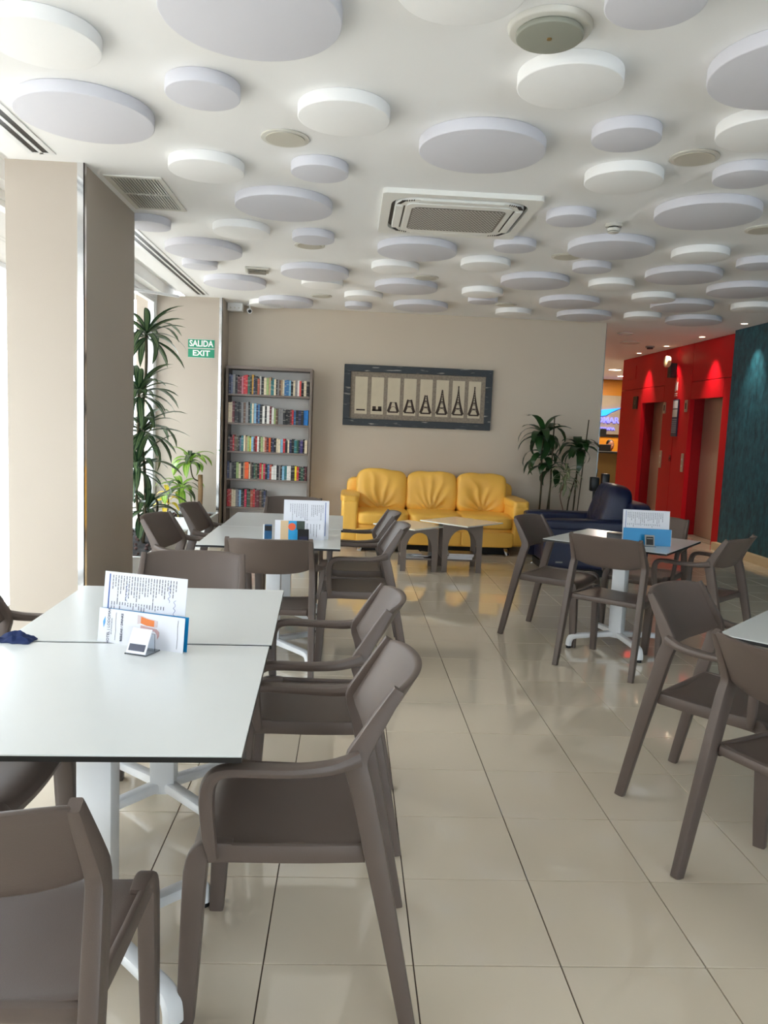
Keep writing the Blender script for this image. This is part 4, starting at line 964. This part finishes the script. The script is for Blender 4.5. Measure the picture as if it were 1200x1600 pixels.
# black upright boxes behind the armchair
for x, y, z, lab, ant in ((3.14, 7.30, .935, 'black upright box on a slim stand at the end of the back wall', True), (3.62, 8.35, .93, 'black upright box on a slim stand just inside the lobby', False)):
    t = thing('stand_box', lab, 'stand', (x, y, 0), 0, 'slim black stands by the back wall end')
    obj('casing', bx(-.052, -.04, z-.17, .052, .04, z, .012), m_black, t, True); obj('pole', cyl(.014, .015, z-.17, 12), m_dark, t, True); obj('base', cyl(.13, 0, .015, 28, bev=.003), m_dark, t, True)
    if ant: obj('rod', sweep([(.02, 0, z), (.03, 0, z+.10)], .010, .010), m_dark, t, True)

# ================================================================ PLANTS
def leafmesh(L, w_, droop, curl, m, seg=7):
    b = bmesh.new(); uvl = b.loops.layers.uv.new('UVMap'); rows = []
    a = 0.0; x = z = 0.0; st = L/seg
    for i in range(seg+1):
        t = i/seg; ww = w_/2*(math.sin(PI*min(1, t*.93+.06))**.65)*(1 if i < seg else .05)
        fold = ww*.35
        rows.append([b.verts.new((x, -ww, z+fold)), b.verts.new((x, 0, z)), b.verts.new((x, ww, z+fold))])
        a -= droop/seg*(1+curl*t); x += st*math.cos(a); z += st*math.sin(a)
    for i in range(seg):
        for j in range(2):
            f = b.faces.new((rows[i][j], rows[i+1][j], rows[i+1][j+1], rows[i][j+1]))
            us = [j*.5, j*.5, j*.5+.5, j*.5+.5]; vs = [i/seg, (i+1)/seg, (i+1)/seg, i/seg]
            for lp, u, v in zip(f.loops, us, vs): lp[uvl].uv = (u, v)
    me = bpy.data.meshes.new('leaf'); b.to_mesh(me); b.free(); me.materials.append(m)
    for p in me.polygons: p.use_smooth = True
    return me
def rosette(parent, c, n, meshes, rnd, up=.2, lo=-.6, hi=1.2, smin=.75, ymin=None, keep=None, wall=None):
    for i in range(n):
        az = i*2.4+rnd.uniform(-.3, .3); el = lo+(hi-lo)*((i/n)**.9)+rnd.uniform(-.12, .12)
        sc = rnd.uniform(smin, 1.08)
        L = .5*sc
        dx, dy = math.cos(az), math.sin(az)
        reach = (.62*sc)*max(.2, math.cos(el))
        if wall:   # bend away from glass or wall
            x0_, x1_, y0_, y1_ = wall
            ex, ey = c[0]+dx*reach, c[1]+dy*reach
            k = 1.0
            if ex < x0_: k = min(k, max(.25, (c[0]-x0_)/(reach*abs(dx)+1e-6)))
            if ex > x1_: k = min(k, max(.25, (x1_-c[0])/(reach*abs(dx)+1e-6)))
            if ey > y1_: k = min(k, max(.25, (y1_-c[1])/(reach*abs(dy)+1e-6)))
            sc *= k
        me = meshes[rnd.randrange(len(meshes))]
        o = bpy.data.objects.new('leaf', me); col.objects.link(o); o.parent = parent
        o.location = (c[0]+dx*.012, c[1]+dy*.012, c[2]+(i/n-.5)*.07); o.rotation_euler = (rnd.uniform(-.3, .3), -el, az); o.scale = (sc, sc**.35, sc)
def planter(x0_, y0_, x1_, y1_, h_, label):
    t = thing('planter', label, 'planter', ((x0_+x1_)/2, (y0_+y1_)/2, 0), 0, 'silver planter boxes by the windows'); a, c = (x1_-x0_)/2, (y1_-y0_)/2
    b = merge(bx(-a, -c, 0, -a+.012, c, h_), bx(a-.012, -c, 0, a, c, h_), bx(-a+.012, -c, 0, a-.012, -c+.012, h_), bx(-a+.012, c-.012, 0, a-.012, c, h_), bx(-a+.012, -c+.012, .01, a-.012, c-.012, .03))
    obj('box', b, m_silver, t)
    obj('rim', ring(2*a+.01, 2*c+.01, .003, 2*a-.05, 2*c-.05, .002, h_-.004, h_+.006), m_silver, t)
    def top(u, v): return (-a+.013+(2*a-.026)*u, -c+.013+(2*c-.026)*v, h_-.03+.02*noise.noise(Vector((u*9, v*9, 3))))
    o = obj('soil', shell(top, lambda u, v: (top(u, v)[0], top(u, v)[1], .05), 20, 12), m_soil, t, True)
    rs = random.Random(3); 
    b = bmesh.new()
    for k in range(90):
        px, py = rs.uniform(-a+.03, a-.03), rs.uniform(-c+.03, c-.03)
        s_ = bmesh.new(); bmesh.ops.create_icosphere(s_, subdivisions=1, radius=rs.uniform(.008, .018), matrix=Matrix.Translation((px, py, h_-.018))); join(b, s_)
    o = obj('bark_chips', b, M('bark', (92, 70, 66), .9, var=.5, scale=40), t); o['kind'] = 'stuff'
    return t
planter(-2.05, 6.76, -1.36, 7.36, .33, 'silver planter box with dark soil against the exit sign wall')
planter(-2.05, 4.0, -1.36, 5.6, .36, 'silver planter box just behind the near pillar')
rp = random.Random(21)
LV = [leafmesh(.44, .062, d, c, m_leafv) for d, c in ((.9, .6), (1.3, .4), (1.7, .2), (.6, 1.0))]
pl = thing('tall_striped_plant', 'tall dracaena with striped arching leaves between the pillar and the exit sign', 'plant', (-1.60, 4.9, .33))
b = sweep(smoothpath([(0, 0, 0), (.02, -.02, .5), (-.03, .03, 1.0), (.0, .05, 1.5), (.0, .04, 1.86)], 5), .026, .026, round_=True)
sweep(smoothpath([(-.02, .05, 0), (-.06, .0, .4), (-.04, -.05, .8), (-.04, -.02, 1.34)], 5), .022, .022, round_=True, bm=b)
sweep(smoothpath([(.06, .1, 0), (.10, .08, .35), (.02, .06, .40)], 5), .02, .02, round_=True, bm=b)
obj('stem', b, m_stem, pl, 'all')
WL = (-2.08+1.60, 1.2, -3, 2.3)
for c, n in (((.0, .04, 1.80), 30), ((-.04, -.02, 1.30), 30), ((-.02, .05, .98), 26), ((-.04, -.05, .66), 24), ((.02, .06, .30), 24)): rosette(pl, c, n, LV, rp, lo=-.25, hi=1.25, wall=WL)
LF = [leafmesh(.34, .085, d, .5, m_leaff) for d in (1.2, 1.8)]+[leafmesh(.30, .055, 1.6, .5, m_leafv)]
LY = [leafmesh(.26, .055, 1.7, .4, m_leafy)]
p2 = thing('young_dracaena', 'light green drooping dracaena growing from the planter under the exit sign', 'plant', (-1.62, 7.04, .30))
b = sweep([(.10, 0, 0), (.105, 0, .32), (.10, 0, .50)], .055, .055, round_=True); obj('cane', b, m_cane, p2, 'all')
b = sweep(smoothpath([(.10, 0, .42), (.03, -.03, .46), (.0, -.03, .56), (-.01, -.03, .66)], 4), .016, .016, round_=True)
sweep(smoothpath([(-.10, 0, 0), (-.09, .0, .2), (-.11, 0, .34)], 4), .018, .018, round_=True, bm=b); obj('stem', b, m_stem, p2, 'all')
W2 = (-2.08+1.62, .34, -2, .30)
rosette(p2, (-.01, -.03, .66), 20, LF, rp, lo=.0, hi=1.2, wall=W2); rosette(p2, (-.11, 0, .34), 18, LF, rp, lo=.0, hi=1.2, wall=W2)
p3 = thing('yellowing_plant', 'small plant with yellow leaves at the window end of the exit sign planter', 'plant', (-1.86, 6.92, .30))
obj('stem', sweep([(0, 0, 0), (.01, 0, .2), (0, 0, .28)], .014, .014, round_=True), m_stem, p3, 'all'); rosette(p3, (0, 0, .16), 9, LY, rp, lo=.2, hi=1.2, wall=(-.22, .5, -1, .4)); rosette(p3, (0, 0, .28), 7, [LF[0], LY[0]], rp, lo=.2, hi=1.2, wall=(-.22, .5, -1, .4))
# plants at the right of the sofa
LD = [leafmesh(.42, .100, d, c, m_leafd) for d, c in ((1.7, .5), (2.3, .4), (1.1, .9), (2.0, .7))]
LW = [leafmesh(.26, .034, d, .4, m_leafw) for d in (1.4, 2.0)]
def pot(x, y, lab, r_=.14, h_=.30):
    t = thing('plant_pot', lab, 'plant pot', (x, y, 0), 0, 'dark pots behind the navy armchair')
    b = cyl(r_*.75, 0, h_, 32, r2=r_, bev=.004); obj('pot_body', b, m_dark, t, True); obj('soil', cyl(r_*.9, h_, h_+.008, 28), m_soil, t, True); return h_
pot(2.54, 7.52, 'dark round pot under the leftmost tall green plant'); pot(2.98, 7.60, 'dark round pot under the tall plant nearest the back wall end')
pot(2.74, 7.22, 'dark round pot under the cream striped plant', .11)
W3 = (-3, 3, -3, .30)
p = thing('tall_green_plant', 'tall dark green dracaena right of the sofa, on the left of the group', 'plant', (2.54, 7.52, .30))
obj('stem', merge(sweep(smoothpath([(0, 0, 0), (.01, 0, .5), (-.01, 0, .9), (0, 0, 1.12)], 5), .024, .024, round_=True), sweep(smoothpath([(.09, .02, 0), (.13, .02, .5), (.12, .02, .72)], 5), .02, .02, round_=True)), m_stem, p, 'all')
rosette(p, (0, 0, 1.10), 22, LD, rp, lo=.1, hi=1.45, wall=(-3, 3, -3, .36)); rosette(p, (.02, -.01, .86), 10, LD, rp, lo=.0, hi=.9, smin=.55, wall=(-3, 3, -3, .36)); rosette(p, (.12, .02, .70), 9, LD, rp, lo=.1, hi=1.1, smin=.5, wall=(-3, 3, -3, .36))
obj('support_stake', cyl(.008, .01, 1.33, 10, x=.11, y=-.05), m_stem, p, True)
p = thing('tall_green_plant', 'tall dark green dracaena with a bare stake, nearest the free end of the back wall', 'plant', (2.98, 7.60, .30))
obj('stem', merge(sweep(smoothpath([(0, 0, 0), (.02, 0, .4), (.03, 0, .98)], 5), .022, .022, round_=True), sweep(smoothpath([(-.06, .02, 0), (-.05, .02, .3), (.02, .02, .6)], 5), .018, .018, round_=True)), m_stem, p, 'all')
rosette(p, (.03, 0, .96), 20, LD, rp, lo=.0, hi=1.45, smin=.6, wall=(-.42, .38, -3, .26)); obj('support_stake', sweep([(.04, -.04, .01), (.12, -.04, 1.32)], .014, .014, round_=True), m_stem, p, True)
p = thing('cream_striped_plant', 'small cream striped plant between the two tall dark plants', 'plant', (2.74, 7.22, .30))
obj('stem', sweep(smoothpath([(0, 0, 0), (.02, 0, .2), (-.03, 0, .4), (.02, 0, .58)], 6), .012, .012, round_=True), M('reddish_stem', (120, 84, 66), .7), p, 'all')
rosette(p, (.02, 0, .68), 16, LW, rp, lo=.0, hi=1.3, wall=W3); rosette(p, (.01, 0, .56), 12, LW, rp, lo=-.1, hi=.8, wall=W3)

# ================================================================ OUTSIDE
pv = struct('pavement', bx(-16, -14, -.30, -2.36, 22, -.13), M('pale_pavement', (150, 146, 140), .8, var=.08, scale=3), 'pale sunlit pavement outside the windows')
pv['category'] = 'pavement'
t = thing('street_building', 'pale building across the street, seen through the far window', 'building', (-13, 10, -.13))
b = bx(-1.5, -22, 0, 0, 10, 6.5); obj('wall', b, M('pale_facade', (216, 206, 192), .8, var=.06, scale=1), t)
for k in range(12):
    for z in (.9, 3.9):
        w_ = obj('window', bx(0, -20+k*2.5, z, .04, -18.9+k*2.5, z+1.5), m_frame, t); obj('pane', bx(.04, -19.93+k*2.5, z+.07, .05, -18.97+k*2.5, z+1.43), m_dark, w_)
    if k in (5, 8): obj('awning', prism([(0, 2.9), (.9, 2.5), (.9, 2.44), (0, 2.8)], -20.2+k*2.5, -18.7+k*2.5), M('awning_red', (170, 60, 50), .7), t)

t = thing('sky_blocker', 'added unseen slab outside over the windows, blocking high sky light', 'canopy', (-2.36, 1.0, 2.95))  # added unseen slab, cuts the high sky light near the windows
obj('slab', bx(-1.1, -7, 0, 0, 7.6, .14), M('blocker_grey', (176, 172, 166), .9, var=.06), t); obj('blocker_edge', bx(-1.14, -7, -.05, -1.1, 7.6, .14), m_frame, t)
